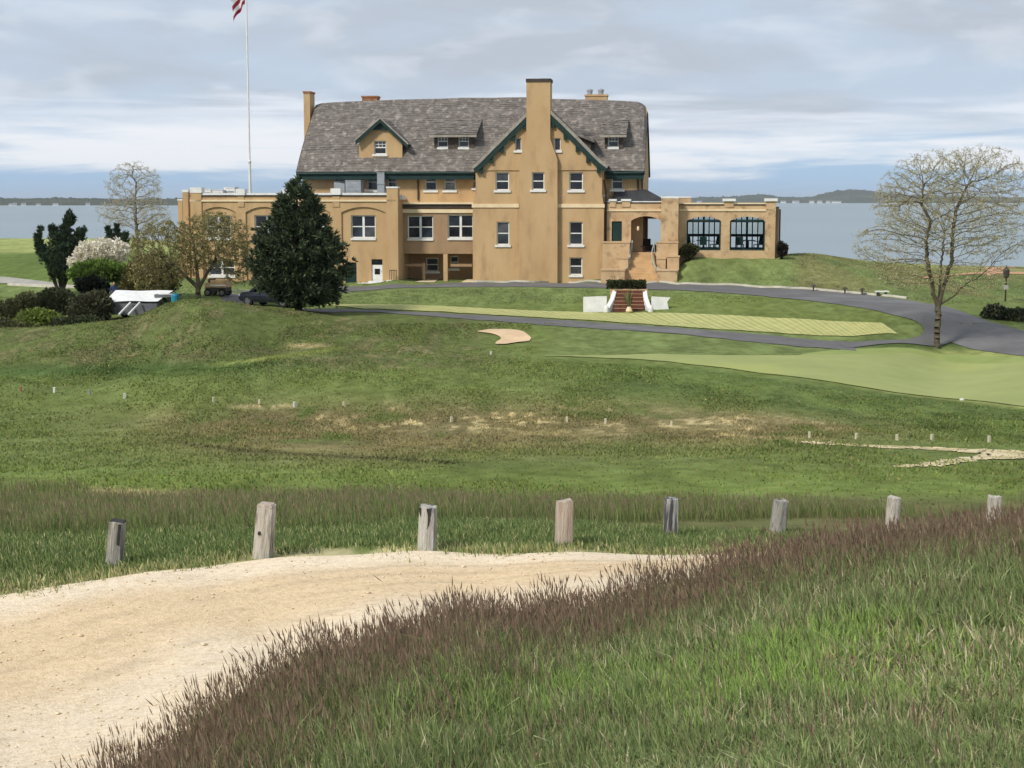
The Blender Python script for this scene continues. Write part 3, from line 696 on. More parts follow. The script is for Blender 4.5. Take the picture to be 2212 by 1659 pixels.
# --- roofs ---------------------------------------------------------------------
def courses(name, m, pfun, nx, nt, lift=0.03, wob=0.10, parent=house, seed=0):
    """a shingled slope: every course overlaps the one above it and stands proud at its butt"""
    V = []; Fc = []
    for j in range(nt):
        for e in (0, 1):
            for i in range(nx + 1):
                s = i / nx; t = (j + e) / nt
                q = mnoise.noise(Vector((s * nx * .45 + seed, j * .9, e * 3.3)))
                q2 = mnoise.noise(Vector((s * nx * .12, j * .23 + seed, 7)))
                if e == 0 and 0 < j: t += q * wob / nt * 6
                p, nrm = pfun(s, min(max(t, 0), 1))
                V.append(p + nrm * ((lift * (1 + .7 * q) if e == 0 else 0.0) + q2 * .05))
    r = nx + 1
    for j in range(nt):
        for i in range(nx):
            a = (2 * j) * r + i; Fc.append((a, a + 1, a + r + 1, a + r))
            if j < nt - 1: b = (2 * j + 1) * r + i; Fc.append((b, b + 1, b + r + 1, b + r))
    me = bpy.data.meshes.new(name); me.from_pydata([tuple(v) for v in V], [], Fc); me.update()
    return link(name, me, m, parent)
RU = [677, 800, 1000, 1137, 1188, 1300, 1385]; RV = [224, 217, 211.5, 210.5, 213, 216, 220]
RX = [hp(u, v, YR)[0] for u, v in zip(RU, RV)]; RZ = [hp(u, v, YR)[1] for u, v in zip(RU, RV)]
rx0 = (hx(646, YE, 366) + hx(677, YR, 224)) / 2; rx1 = hx(1392, YE, 366)
def zridge(x): return float(np.interp(x, RX, RZ))
def main_slope(side):
    def f(s, t):
        x = rx0 + (rx1 - rx0) * s; zr = zridge(x)
        end = max(0.0, (x - (rx1 - 1.0)) / 1.0); endl = max(0.0, (rx0 + .5 - x) / .5)
        zr -= 0.9 * (1 - math.sqrt(max(0, 1 - end * end))) + .12 * endl * endl
        ye = YE if side > 0 else 2 * YR - YE
        y = ye + (YR - ye) * t; z = zE + (zr - zE) * (t + .035 * math.sin(t * math.pi)) - (.18 * (1 - t) ** 6)
        return Vector((x, y, z)), Vector((0, -.7 * side, .7))
    return f
courses('roof', 'shingle', main_slope(1), 120, 34)
courses('roof', 'shingle', main_slope(-1), 60, 14, seed=40)
# verge: thick shingle edge and dark soffit at both gable ends
for s0, xo, xi in ((1.0, rx1 + .02, rx1 - .5), (0.0, rx0 - .02, rx0 + .5)):
    for side in (1, -1):
        top = [main_slope(side)(s0, t)[0] for t in np.linspace(0, 1, 12)]
        mb = MB(); n = len(top)
        for xx in (xo, xi):
            for dz in (.05, -.30): mb.v += [(xx, p.y, p.z + dz) for p in top]
        for i in range(n - 1):
            mb.f += [(i, i + 1, n + i + 1, n + i), (2 * n + i, 3 * n + i, 3 * n + i + 1, 2 * n + i + 1), (n + i, n + i + 1, 3 * n + i + 1, 3 * n + i)]
        mb.build('bargeboard', 'green_paint', house)
# eaves: fascia, gutter and soffit
zf = zE - .16
xe = hx(1024, YE, 370)
def eave_run(x0, x1):
    MB().box(x0, x1, YE + .02, YE + .10, zf - .62, zf).build('fascia', 'green_paint', house)
    MB().box(x0 + .1, x1 - .1, YE + .10, YM - .002, zf - .30, zf - .24).build('soffit', 'green_paint', house)
    MB().tube([(x0, YE - .05, zf - .16), (x1, YE - .05, zf - .12)], .10, 8).build('gutter', 'green_paint', house)
eave_run(rx0 + .05, xe); eave_run(hx(1309, YE, 366), rx1 - .05)
# cross gable over the bay
AP = hp(1163, 221, YB - .38)
Lp = [hp(u, v, YB - .38) for u, v in ((1137, 246), (1090, 293), (1052, 331), (1034, 350), (1020, 361))]
Rp = [hp(u, v, YB - .38) for u, v in ((1188, 239.5), (1215, 265), (1252, 302), (1285, 336), (1298, 349), (1313, 359.5))]
Lpath = [AP] + Lp; Rpath = [AP] + Rp
def along(path):
    L_ = [0]
    for a, b in zip(path, path[1:]): L_.append(L_[-1] + math.hypot(b[0] - a[0], b[1] - a[1]))
    return lambda q: (float(np.interp(q * L_[-1], L_, [p[0] for p in path])), float(np.interp(q * L_[-1], L_, [p[1] for p in path])))
def gable_slope(path, yb):
    g = along(path); sg = 1 if path[-1][0] > path[0][0] else -1
    def f(s, t):
        x, z = g(1 - t); ss = s if sg > 0 else 1 - s
        return Vector((x, YB - .38 + (yb - YB + .38) * ss, z)), Vector((sg * .7, 0, .7))
    return f
courses('roof', 'shingle', gable_slope(Lpath, 7.5), 34, 22, seed=11)
courses('roof', 'shingle', gable_slope(Rpath, 7.5), 34, 22, seed=17)
for path in (Lpath, Rpath):
    g = along(path); sg = 1 if path[-1][0] > path[0][0] else -1
    pts = [g(q) for q in np.linspace(0, 1, 20)]
    def band(o0, o1, y0, y1, name, m):
        n = len(pts); mb = MB()
        for yy in (y0, y1):
            for off in (o0, o1): mb.v += [(x - sg * off * .55, yy, z - off) for x, z in pts]
        for i in range(n - 1):
            k = [(i, i + 1, n + i + 1, n + i), (2 * n + i, 3 * n + i, 3 * n + i + 1, 2 * n + i + 1), (i, 2 * n + i, 2 * n + i + 1, i + 1), (n + i, n + i + 1, 3 * n + i + 1, 3 * n + i)]
            mb.f += [q if sg < 0 else q[::-1] for q in k]
        mb.f.append((n - 1, 2 * n - 1, 4 * n - 1, 3 * n - 1))
        mb.build(name, m, house)
    band(-.06, .14, YB - .41, YB - .20, 'verge', 'shingle_edge')
    band(.14, .46, YB - .37, YB - .29, 'bargeboard', 'green_paint')
    band(.15, .22, YB - .29, YB - .09, 'soffit', 'green_paint')
    for q in (.24, .42, .60, .76, .92):
        x, z = g(q); MB().box(x - sg * .25 - .12, x - sg * .25 + .12, YB - .30, YB - .08, z - .85, z - .38).build('bracket', 'green_paint', house)
# the little dormer on the right slope of the cross gable
a, b, c = hp(1246, 288, 1.2), hp(1283, 303, 1.2), hp(1283, 325, 1.2); 
MB().prism([(a[0], a[1] - .12), (b[0] - .3, b[1] - .12), (c[0] - .3, c[1])], 1.6, 3.6).build('dormer_wall', 'shingle_dark', house)
MB().prism([(a[0] - .5, a[1] + .3), (a[0] - .6, a[1] + .05), (b[0], b[1] - .16), (b[0], b[1] + .05)], 1.2, 4.0).build('dormer_roof', 'shingle', house)
# --- gabled dormer ----------------------------------------------------------------
yd = 2.3
hol = []
win(hol, 808, 304, 834, 333, yd, grid=True, fw=.07)
d0, d1 = hx(776, yd, 340), hx(869, yd, 340); zb = hz(347, yd, 820); ze = hz(300, yd, 820); za = hz(279, yd, 822); xa = hx(821, yd, 270)
wall('dormer_wall', [(d0, zb), (d1, zb), (d1, ze), (xa + .62, za), (xa - .62, za), (d0, ze)], hol, yd, .2, 'stucco')
for x0, x1 in ((d0, d0 + .2), (d1 - .2, d1)): MB().box(x0, x1, yd + .2, yd + 2.4, zb, ze).build('dormer_cheek', 'shingle_dark', house)
A = hp(821, 255, yd - .5); B = hp(767, 304, yd - .5); C = hp(881, 312, yd - .5)
for e, sg in ((B, -1), (C, 1)):
    f = (lambda A, e, sg: lambda s, t: (Vector((e[0] + (A[0] - e[0]) * t, yd - .5 + 4.6 * (s if sg > 0 else 1 - s), e[1] + (A[1] - e[1]) * t)), Vector((sg * .7, 0, .7))))(A, e, sg)
    courses('dormer_roof', 'shingle', f, 16, 10, seed=23 + sg)
    q = [(A[0], A[1] - .05), (A[0], A[1] - .36), (e[0] - sg * .05, e[1] - .30), (e[0], e[1] - .02)]
    MB().prism(q if sg > 0 else q[::-1], yd - .49, yd - .40).build('bargeboard', 'green_paint', house)
    q = [(A[0], A[1] + .07), (A[0], A[1] - .05), (e[0], e[1] - .02), (e[0] + sg * .05, e[1] + .08)]
    MB().prism(q if sg > 0 else q[::-1], yd - .53, yd - .3).build('verge', 'shingle_edge', house)
MB().prism([(A[0] - .85, za - .06), (A[0] + .85, za - .06), (A[0], A[1] - .3)], yd - .2, yd - .03).build('gable_panel', 'green_paint', house)
# --- shed dormers --------------------------------------------------------------------
def shed(u0, u1, vt, vb, vr, wins, seed):
    y = 3.0; x0, x1 = hx(u0, y, vb), hx(u1, y, vb); z1, z0 = hz(vt, y, u0), hz(vb + 14, y, u0); h = []
    for a, b in wins: win(h, a, 292, b, 318, y, fw=.08, sill=True, sillw=.02, grid=True)
    wall('dormer_wall', rect(x0, x1, z0, z1), h, y, .2, 'shingle_dark')
    for a, b in ((x0, x0 + .15), (x1 - .15, x1)): MB().prismx([(y + .2, z0), (y + 3.0, z1 + .6), (y + .2, z1)], a, b).build('dormer_cheek', 'shingle_dark', house)
    zt = hz(vr, y + 2.6, u0)
    fx0, fx1 = x0 - .35, x1 + .3
    f = lambda s, t: (Vector((fx0 + (fx1 - fx0) * s, y - .55 + 3.3 * t, z1 - .08 + (zt + .25 - z1) * t)), Vector((0, -.4, .9)))
    courses('dormer_roof', 'shingle', f, 16, 9, .06, seed=seed)
    MB().box(fx0 + .02, fx1 - .02, y - .53, y - .40, z1 - .26, z1 - .06).build('verge', 'shingle_edge', house)
shed(938, 1024, 290, 317, 262, ((945, 967.5), (990, 1013)), 51)
shed(1306, 1346, 290, 317, 262, ((1313, 1336.5),), 57)
# --- chimneys behind ------------------------------------------------------------------
def stack(u0, u1, vt, y0, y1, m, capm, z0=8.0):
    x0, x1, z = hx(u0, y0, vt), hx(u1, y0, vt), hz(vt, y0, u0)
    MB().box(x0, x1, y0, y1, z0, z - .15).build('chimney', m, house); MB().box(x0 - .06, x1 + .06, y0 - .06, y1 + .06, z - .15, z).build('chimney_cap', capm, house)
    return x0, x1, z
stack(655.5, 669, 197, 7.0, 8.6, 'stucco', 'brick_chimney', 4)
stack(782, 814, 207, 9.6, 10.8, 'brick_chimney', 'brick_chimney')
x0, x1, z = stack(1264, 1311, 204, 9.4, 10.6, 'stucco', 'stucco')
for u in (1274, 1298): x = hx(u, 10, 200); MB().lathe([(.22, 0), (.22, .25), (.26, .27), (.26, .42), (.05, .5)], 10, (x, 10, z)).build('chimney_pot', 'metal_grey', house)
# --- infill between wing and bay: cornice, upper wall over an open undercroft -----------
hol = []; wx1 = hx(1024, YI, 500); wx0 = hx(862, YI, 500)
win(hol, 880.5, 466, 935.5, 515, YI, 2, sillw=.02); win(hol, 967.5, 464, 1022, 514, YI, 2, sillw=.02)
zc0 = hz(548, YI, 950); zct = hz(441, YI, 950)
wall('wall', rect(wx0, wx1, zc0, zct), hol, YI, .25, 'stucco_brown_shade')
MB().box(wx0, wx1, YI - .30, YI + 1.0, zct, zct + .16).build('cornice', 'cream', house)
MB().box(wx0, wx1, YI - .16, YI - .001, zct - .28, zct - .002).build('cornice', 'dark_coping', house)
MB().box(wx0, wx1, YI - .10, YI - .002, hz(460, YI), hz(455, YI) + .1).build('string_course', 'cream', house)
MB().box(wx0, wx1, YI + .25, YM - .002, zct - .3, zct - .01).build('flat_roof', 'flat_roof', house)
MB().box(wx0, wx1, YI + .25, YM - .002, zc0, zc0 + .2).build('soffit', 'stucco_brown_shade', house)
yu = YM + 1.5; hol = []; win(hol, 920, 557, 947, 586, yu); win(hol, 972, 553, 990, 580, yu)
wall('wall', rect(wx0, wx1, -.5, zc0 + .1), hol, yu, .2, 'stucco_brown_shade'); MB().box(wx0, wx1, YM + .26, yu + .2, zc0 + .11, zc0 + .2).build('ceiling', 'stucco_brown_shade', house)
for xx in (wx0, wx1 - .1): MB().box(xx, xx + .1, YM + .26, yu, -.5, zc0 + .1).build('wall', 'stucco_brown_shade', house)
xp = hx(962, YI, 560); MB().box(xp - .17, xp + .17, YI + .02, YI + .36, -.5, zc0).build('pillar', 'stucco', house)
xa_, xb_ = hx(871, YI), hx(915, YI); MB().box(xa_, xb_, YI + .3, YI + .42, hz(577, YI), hz(571, YI)).build('rail', 'stucco_brown_shade', house); MB().box(hx(910, YI), hx(916, YI), YI + .28, YI + .44, -.3, hz(569, YI)).build('rail_post', 'stucco_brown_shade', house)
MB().box(hx(970, YI), hx(1018, YI), YI + .3, YI + .42, hz(577, YI), hz(571, YI)).build('rail', 'stucco_brown_shade', house)
x = hx(904, YM); MB().tube([(x, YM - .09, zct + .3), (x, YM - .09, zE - .6)], .065, 8).build('downpipe', 'dark_coping', house)
for u in (1378, 1386.5): x = hx(u, YM); MB().tube([(x, YM - .09, hz(410, YM)), (x, YM - .09, zE - .6)], .065, 8).build('downpipe', 'dark_coping', house)
x = hx(1304, YB, 500) + .14; MB().tube([(x, YB + .5, .2), (x, YB + .5, zS + 1.2), (x - .2, YB + .6, zS + 2)], .07, 8).build('downpipe', 'dark_coping', house)

# --- left wing -----------------------------------------------------------------------------
w0, w1 = hx(411, YW), hx(858.5, YW); zP = hz(424, YW, 640)
panels = []
for (a, b) in ((434, 509), (530, 609), (633, 713), (737, 832.5)):
    x0, x1 = hx(a, YW), hx(b, YW); panels.append(arch(x0, x1, -.45, hz(459, YW, (a + b) / 2), hz(447, YW, (a + b) / 2)))
wall('wall', rect(w0, w1, -.6, zP), panels, YW, .14, 'stucco', back=False)
hol = []; yi = YW + .14
for a, b in ((446, 498), (550.5, 604), (650, 702), (758.5, 811)): win(hol, a, 465, b, 514, yi, 2, sillw=.02)
win(hol, 451, 561, 507, 595, yi, 2, sillw=.03); win(hol, 553, 561, 606, 595, yi, 2, sillw=.03); win(hol, 648, 561, 702, 595, yi, 2, sillw=.03)
x0, x1, z0, z1 = pxrect(803, 560, 826, 603, yi); hol.append(rect(x0, x1, -.1, z1))
dr = MB().box(x0, x1, yi + .1, yi + .16, -.1, z1 - .45); do = dr.build('door', 'white_paint', house); MB().box(x0 + .22, x1 - .22, yi + .085, yi + .098, .75, z1 - .75).build('pane', 'glass', do); MB().box(x0, x1, yi + .1, yi + .15, z1 - .43, z1).build('pane', 'glass', do)
MB().lathe([(.03, 0), (.03, .04)], 8, (x1 - .12, yi + .06, 1.0)).build('handle', 'iron', do)
x0, x1, z0, z1 = pxrect(746, 567, 770, 606, yi); hol.append(rect(x0, x1, -.1, z1))
do = MB().box(x0, x1, yi + .1, yi + .16, -.1, z1).build('door', 'green_paint', house)
for k in (.3, 1.1): MB().box(x0 + .12, x1 - .12, yi + .08, yi + .099, k, k + .6).build('door_panel', 'green_paint', do)
wall('wall', rect(w0 + .02, w1 - .02, -.55, zP - .02), hol, yi, .2, 'stucco', back=False)
MB().box(w0, w1, YW - .1, YW - .002, hz(435.5, YW), hz(431.5, YW)).build('string_course', 'cream', house)
MB().box(w0, w1, YW - .08, YW + .4, zP, zP + .10).build('coping', 'dark_coping', house)
MB().box(w0 + .05, w1 - .05, YW - .02, YW + .5, zP + .10, zP + .26).build('parapet', 'white_paint', house)
yend = 8.0
MB().box(w1 - .3, w1, YW + .345, yend, -.6, zP).build('wall', 'stucco', house)
MB().box(w0, w0 + .3, YW + .345, yend, -.6, zP).build('wall', 'stucco', house)
MB().box(w0, w1, yend, yend + .3, -.6, zP + .2).build('wall', 'stucco', house)
MB().box(w0 + .3, w1 - .3, YW + .345, yend, zP - .35, zP - .15).build('flat_roof', 'flat_roof', house)
# piers with white caps
def pier(u0, u1, vt, y, dep, z0, m='stucco', cu=2.0, th=.16, cm='white_paint'):
    x0, x1 = hx(u0, y, vt + 10), hx(u1, y, vt + 10); z = hz(vt, y, (u0 + u1) / 2)
    o = MB().box(x0, x1, y, y + dep, z0, z - th).build('pier', m, house); k = cu / 27
    MB().box(x0 - k, x1 + k, y - k, y + dep + k, z - th, z).build('cap', cm, o)
pier(411.5, 434.5, 405, YW - .10, .7, -.6, th=.42, cu=1)
pier(513, 526.5, 408, YW - .06, .5, hz(447, YW), th=.5, cu=3)
pier(612, 626, 408, YW - .06, .5, hz(447, YW), th=.5, cu=3)
pier(717.5, 733, 407, YW - .06, .5, hz(447, YW), th=.5, cu=3)
pier(835, 859, 403, YW - .10, .8, -.6, th=.13, cu=1)
pier(394, 406, 410, YW + 1.2, 5.0, -.6, th=.2, cu=.6); pier(384, 393.6, 430, YW + 2.5, 4.0, -.6, th=.12, cu=.8)
# shaded return of the wing: sloped coping and the little iron gate by the door
x = hx(859, YW) ; MB().prismx([(YW + .8, zP + .1), (YI + .2, zP - .1), (YI + .2, zP - .26), (YW + .8, zP - .26)], w1, w1 + .25).build('coping', 'white_paint', house)
gx0, gx1 = hx(841, YW - .5), hx(856, YW - .5); mb = MB()
for k in range(5): xx = gx0 + (gx1 - gx0) * k / 4; mb.tube([(xx, YW - .6, .35), (xx, YW - .6, 1.15)], .025, 6)
mb.tube([(gx0, YW - .6, 1.12), (gx1, YW - .6, 1.12)], .03, 6); mb.build('railing', 'iron', house)
MB().box(hx(776, YW), hx(837, YW), YW - 1.0, YW - .01, -.2, .12).build('step', 'white_paint', house)
MB().box(hx(798, YW), hx(830, YW), YW - .7, YW - .01, .122, .26).build('step', 'white_paint', house)
MB().box(hx(838, YW), hx(858, YW), YW - .9, YW - .11, -.2, .34).build('step', 'white_paint', house)

# --- entrance porch and loggia ----------------------------------------------------------------
YP, YK, YL = 0.6, -0.35, 0.7
zT = hz(545, YP, 1390)                            # terrace floor
px0, px1 = hx(1306, YP), hx(1430, YP); zPt = hz(439, YP, 1380)
hol = []
x0, x1, z0, z1 = pxrect(1321, 478, 1343.5, 522, YP); hol.append(rect(x0, x1, z0, z1))
do = MB().box(x0, x1, YP + .12, YP + .18, z0, z1).build('door', 'green_paint', house); MB().lathe([(.03, 0), (.03, .04)], 8, (x1 - .12, YP + .09, z0 + .9)).build('handle', 'iron', do)
a0, a1 = hx(1363.5, YP), hx(1428, YP)
hol.append(arch(a0, a1, zT, hz(477, YP, 1390), hz(467, YP, 1390)))
wall('wall', rect(px0, px1, -.6, zPt), hol, YP, .3, 'stucco_worn')
MB().box(px0, px1, YP - .08, YP - .002, hz(456, YP), hz(452, YP)).build('string_course', 'cream', house)
MB().box(px0, px1, YP - .06, YP + .34, zPt, zPt + .08).build('coping', 'dark_coping', house); MB().box(px0, px1, YP - .02, YP + .38, zPt + .08, zPt + .16).build('parapet', 'white_paint', house)
pier(1343.5, 1361, 430, YP - .07, .5, hz(447, YP), 'stucco_worn'); pier(1317, 1330, 430, YP - .07, .5, hz(447, YP), 'stucco_worn'); pier(1300, 1309, 420, YP + .4, .5, hz(447, YP), 'stucco_worn')
pier(1428.5, 1466, 424, YK, 1.1, -.2, 'stucco_worn', cu=.6)
pier(1468, 1493, 424.5, YL + 1.5, .6, hz(445, YL), 'stucco_worn', cu=.8, th=.1)
# porch room: floor, back wall open to the sea, lean-to slate roof
yb = 5.6
MB().box(px0, hx(1470, YK), YP + .3, yb + .3, zT - .2, zT - .01).build('floor', 'terracotta_floor', house)
s0, s1 = hp(1399, 500, yb)[0], hp(1437, 500, yb)[0]
wall('wall', rect(px0, hx(1472, yb), zT, zPt), [rect(s0, s1, zT + .45, hz(472, yb))], yb, .25, 'stucco_brown_shade')
MB().box(a0 - .9, a0 - .7, YP + .3, yb, zT, zPt - .1).build('wall', 'stucco_brown_shade', house)
MB().box(px0, hx(1472, yb), YP + .3, yb + .25, zPt - .25, zPt - .02).build('ceiling', 'stucco_brown_shade', house)
q = [hp(1326, 413, YM - .1), hp(1394, 409, YM - .1)]
sl = MB(); A1 = (q[0][0], YM - .02, q[0][1]); B1 = (q[1][0], YM - .02, q[1][1]); C1 = (hx(1323, YP + .45, 437), YP + .45, hz(436, YP + .45, 1330)); D1 = (hx(1445, YP + .45, 437), YP + .45, hz(436, YP + .45, 1440)); E1 = (hx(1445, YM + 3, 437), YM + 3, hz(436, YM + 3, 1440)); G1 = (q[1][0], YM + 3, q[1][1])
sl.add([A1, B1, C1, D1, E1, G1], [(2, 3, 1, 0), (3, 4, 5, 1)]); sl.build('porch_roof', 'slate', house)
# wall lantern beside the entrance
x, z = hp(1468 - 90, 495, YP); MB().lathe([(.05, -.15), (.09, -.1), (.1, .1), (.02, .2)], 8, (hx(1379, YP), YP - .12, hz(494, YP, 1379))).build('lantern', 'cream', house)
# loggia
l0, l1 = hx(1467, YL), hx(1676, YL); zL = hz(443.5, YL, 1580); zLf = hz(541, YL, 1580)
ar = [(1484, 1558), (1577.5, 1653.5)]
hol = [arch(hx(a, YL), hx(b, YL), zLf, hz(477, YL, 1570), hz(468, YL, 1570)) for a, b in ar]
wall('wall', rect(l0, l1, .2, zL), hol, YL, .32, 'stucco_worn')
MB().box(l0, l1, YL - .08, YL - .002, hz(456, YL, 1570), hz(452, YL, 1570)).build('string_course', 'cream', house)
MB().box(l0, l1, YL - .05, YL + .36, zL, zL + .09).build('coping', 'dark_coping', house); MB().box(l0, l1, YL - .02, YL + .4, zL + .09, zL + .2).build('parapet', 'cream', house)
pier(1565, 1585, 429, YL - .06, .5, hz(448, YL, 1570), 'stucco_worn', cu=4, th=.2); pier(1655, 1676, 428.5, YL - .08, .6, .2, 'stucco_worn', cu=3.5, th=.22)
MB().box(l1 + .002, l1 + .28, YL + .5, YL + 1.1, .2, zL - .1).build('buttress', 'stucco_brown_shade', house)
MB().tube([(l1 + .36, YL + .7, zL - .3), (l1 + .36, YL + .7, 1.5)], .06, 8).build('downpipe', 'iron', house)
yk = YL + 4.8
MB().box(l0, l1, YL + .32, yk + .3, zLf - .25, zLf - .02).build('floor', 'terracotta_floor', house)
MB().box(l0, l1, YL + .32, yk + .3, zL - .35, zL - .02).build('ceiling', 'dark_coping', house)
MB().box(l1 - .3, l1, YL + .32, yk, .2, zL - .36).build('wall', 'stucco_brown_shade', house); MB().box(l0, l0 + .2, YL + .32, yk, .2, zL - .36).build('wall', 'stucco_brown_shade', house)
# glazing of the loggia: green mullions with clear panes, front openings framed in green
mb = MB(); nb = 16; zk0, zk1 = zLf - .02, zL - .36; zsill = zLf + .95
for k in range(nb + 1):
    xx = l0 + .2 + (l1 - l0 - .5) * k / nb; wdt = .17 if k % 4 == 0 else .10; mb.box(xx - wdt / 2, xx + wdt / 2, yk, yk + .1, zk0, zk1)
for zz, hgt_ in ((zk0, .12), (zsill, .22), (zsill + 1.15, .07), (zk1 - .55, .55)): mb.box(l0, l1 - .3, yk + .012, yk + .088, zz, zz + hgt_)
gl = mb.build('glazed_screen', 'green_paint', house)
for k in range(nb): 
    xa2 = l0 + .2 + (l1 - l0 - .5) * k / nb; xb2 = l0 + .2 + (l1 - l0 - .5) * (k + 1) / nb
    MB().box(xa2 + .08, xb2 - .08, yk + .04, yk + .05, zsill + .22, zk1 - .55).build('pane', 'clear_glass', gl)
for a, b in ar:
    xa2, xb2 = hx(a, YL), hx(b, YL); mb = MB(); yy = YL + .1
    mb.box(xa2, xa2 + .09, yy, yy + .1, zLf, hz(477, YL)); mb.box(xb2 - .09, xb2, yy, yy + .1, zLf, hz(477, YL)); mb.box(xa2 + .09, xb2 - .09, yy, yy + .1, zLf, zLf + .12)
    mb.box(xa2 + .09, xb2 - .09, yy, yy + .1, hz(478, YL), hz(473.5, YL)); mb.build('opening_frame', 'green_paint', house)
# stairs and cheek walls
sx0, sx1 = hx(1364, YP), hx(1410, YP); n = 14; rise = (zT + .05) / n; run = .31
mat('step_stone', srgb(204, 172, 128), srgb(184, 150, 108), 1.5, .9)
ys = YP - .05
for i in range(n):
    z1 = zT - rise * i - .01; y0 = ys - run * (i + 1); w = .055 * i
    MB().box(sx0 - w - .08, sx1 + w + .1, y0, y0 + run - .002, -.5, z1).build('step', 'step_stone', house)
def block(u0, u1, vt, y0, y1, m='stucco_worn'):
    z = hz(vt, y0, (u0 + u1) / 2); o = MB().box(hx(u0, y0, vt), hx(u1, y0, vt), y0, y1, -.5, z - .1).build('cheek_wall', m, house)
    MB().box(hx(u0, y0, vt) - .05, hx(u1, y0, vt) + .05, y0 - .05, y1 + .0, z - .1, z).build('coping', 'stucco_worn', o)
block(1302, 1360, 522, YP - 1.5, YP - .01); block(1334, 1357, 556, YP - 2.6, YP - 1.56); block(1298, 1349, 582, YP - 4.5, YP - 2.66)
block(1418, 1465, 522, YP - 1.5, YK - .12); block(1420, 1438, 557, YP - 2.6, YP - 1.56); block(1441, 1467, 553, YP - 2.6, YP - 1.56); block(1419, 1463, 583, YP - 4.5, YP - 2.66)
for pts in (((1366, 520), (1362, 545), (1358, 570), (1350, 586), (1344, 600)), ((1414, 522), (1408, 545), (1409, 560), (1416, 577), (1428, 584), (1436, 584))):
    L_ = []; 
    for i, (u, v) in enumerate(pts): yy = ys - .3 - i * (.9 if u < 1390 else .75); x, z = hp(u, v, yy); L_.append((x, yy, z))
    mb = MB().tube(L_, .05, 6)
    for p in L_[::1]: mb.tube([p, (p[0], p[1], max(-.1, p[2] - .9))], .03, 6)
    mb.build('handrail', 'rail_green', house)

# ================================================================ trees and shrubs
def unit(a): return a / (np.linalg.norm(a, axis=-1, keepdims=True) + 1e-9)
def tuft_mesh(name, pts, dirs, L_, W_, spread, pal, parent, m, per=1, jitter=0.3, seed=1):
    """narrow leaf or needle sprays: tapered quads that start at pts and run along dirs"""
    g = np.random.default_rng(seed); pts = np.repeat(pts, per, 0); dirs = np.repeat(dirs, per, 0); n = len(pts)
    d = unit(unit(dirs) + g.normal(0, spread, (n, 3))); s = unit(np.cross(d, g.normal(0, 1, (n, 3))))
    L1 = (L_ * (1 + g.uniform(-jitter, jitter, n)))[:, None]; W1 = (W_ * (1 + g.uniform(-jitter, jitter, n)))[:, None]
    a = pts; mid = a + d * L1 * .55; V = np.stack([a, mid + s * W1 * .5, a + d * L1, mid - s * W1 * .5], 1).reshape(-1, 3)
    pal = np.array(pal); k = g.integers(0, len(pal), n); f = g.uniform(.75, 1.25, n)[:, None]; C = np.repeat(pal[k] * f, 4, 0)
    o = link(name, quads_mesh(name, V, np.arange(n * 4).reshape(-1, 4), C), m, parent); return o
mat('leaf', None, None, attr='Col', rough=.7, trans=.25, spec=.2)
mat('needle', None, None, attr='Col', rough=.8, trans=.10, spec=.12)
mat('bark', srgb(104, 94, 76), srgb(76, 70, 58), 3, .95, .6, 12, stretch=(1, 1, .3))
mat('bark_grey', srgb(120, 112, 98), srgb(96, 90, 80), 3, .95, .4, 12, stretch=(1, 1, .3))
mat('bark_dark', srgb(58, 50, 42), srgb(44, 40, 34), 3, .95, .5, 12)
def grow(stems, attr, step, di, dk, iters=90, seed=0):
    pos = []; par = []
    for st in stems:
        prev = st[0]
        if prev is None: prev = -1; pl = st[1]
        else: pl = st[1]
        for p in pl: pos.append(Vector(p)); par.append(prev); prev = len(pos) - 1
    att = [Vector(a) for a in attr]; g = random.Random(seed)
    for it in range(iters):
        if not att: break
        kd = kdtree.KDTree(len(pos))
        for i, p in enumerate(pos): kd.insert(p, i)
        kd.balance(); acc = {}; keep = []
        for a in att:
            co, i, dist = kd.find(a)
            if dist < dk: continue
            keep.append(a)
            if dist < di: acc.setdefault(i, Vector((0, 0, 0))); acc[i] += (a - co).normalized()
        att = keep
        if not acc: break
        for i, v in acc.items():
            v = v.normalized() + Vector((g.gauss(0, .16), g.gauss(0, .16), g.gauss(0, .16) + .20))
            if par[i] >= 0 and (pos[i] - pos[par[i]]).length > 1e-4: v += (pos[i] - pos[par[i]]).normalized() * .95
            pos.append(pos[i] + v.normalized() * step); par.append(i)
    return pos, par
def radii(pos, par, r0, ex=2.3):
    n = len(pos); s = [0.0] * n; kids = [0] * n
    for i in range(n):
        if par[i] >= 0: kids[par[i]] += 1
    r = [0.0] * n
    for i in range(n - 1, -1, -1):
        if s[i] == 0: s[i] = r0 ** ex
        r[i] = s[i] ** (1 / ex)
        if par[i] >= 0: s[par[i]] += s[i]
    return r, kids
def limb_mesh(name, pos, par, r, parent, m, minr=0.0):
    mb = MB()
    for i, p in enumerate(pos):
        j = par[i]
        if j < 0: continue
        rr = max(r[i], minr); q = pos[j]; d = (p - q)
        if d.length < 1e-5: continue
        a = d.orthogonal().normalized(); b = d.normalized().cross(a); n = 7 if rr > .06 else (4 if rr > .02 else 3); base = len(mb.v); rj = max(min(r[j], rr * 1.5), minr)
        for (c, rad) in ((q, rj), (p, rr)):
            for k in range(n): w = 2 * math.pi * k / n; mb.v.append(tuple(c + (a * math.cos(w) + b * math.sin(w)) * rad))
        for k in range(n): mb.f.append((base + k, base + (k + 1) % n, base + n + (k + 1) % n, base + n + k))
    return mb.build(name, m, parent, True)
def ell_pts(c, r, n, seed, shell=0.0):
    g = np.random.default_rng(seed); v = unit(g.normal(0, 1, (n, 3))); q = (shell + (1 - shell) * g.uniform(0, 1, n) ** (1 / 3))[:, None]
    return np.array(c) + v * q * np.array(r)
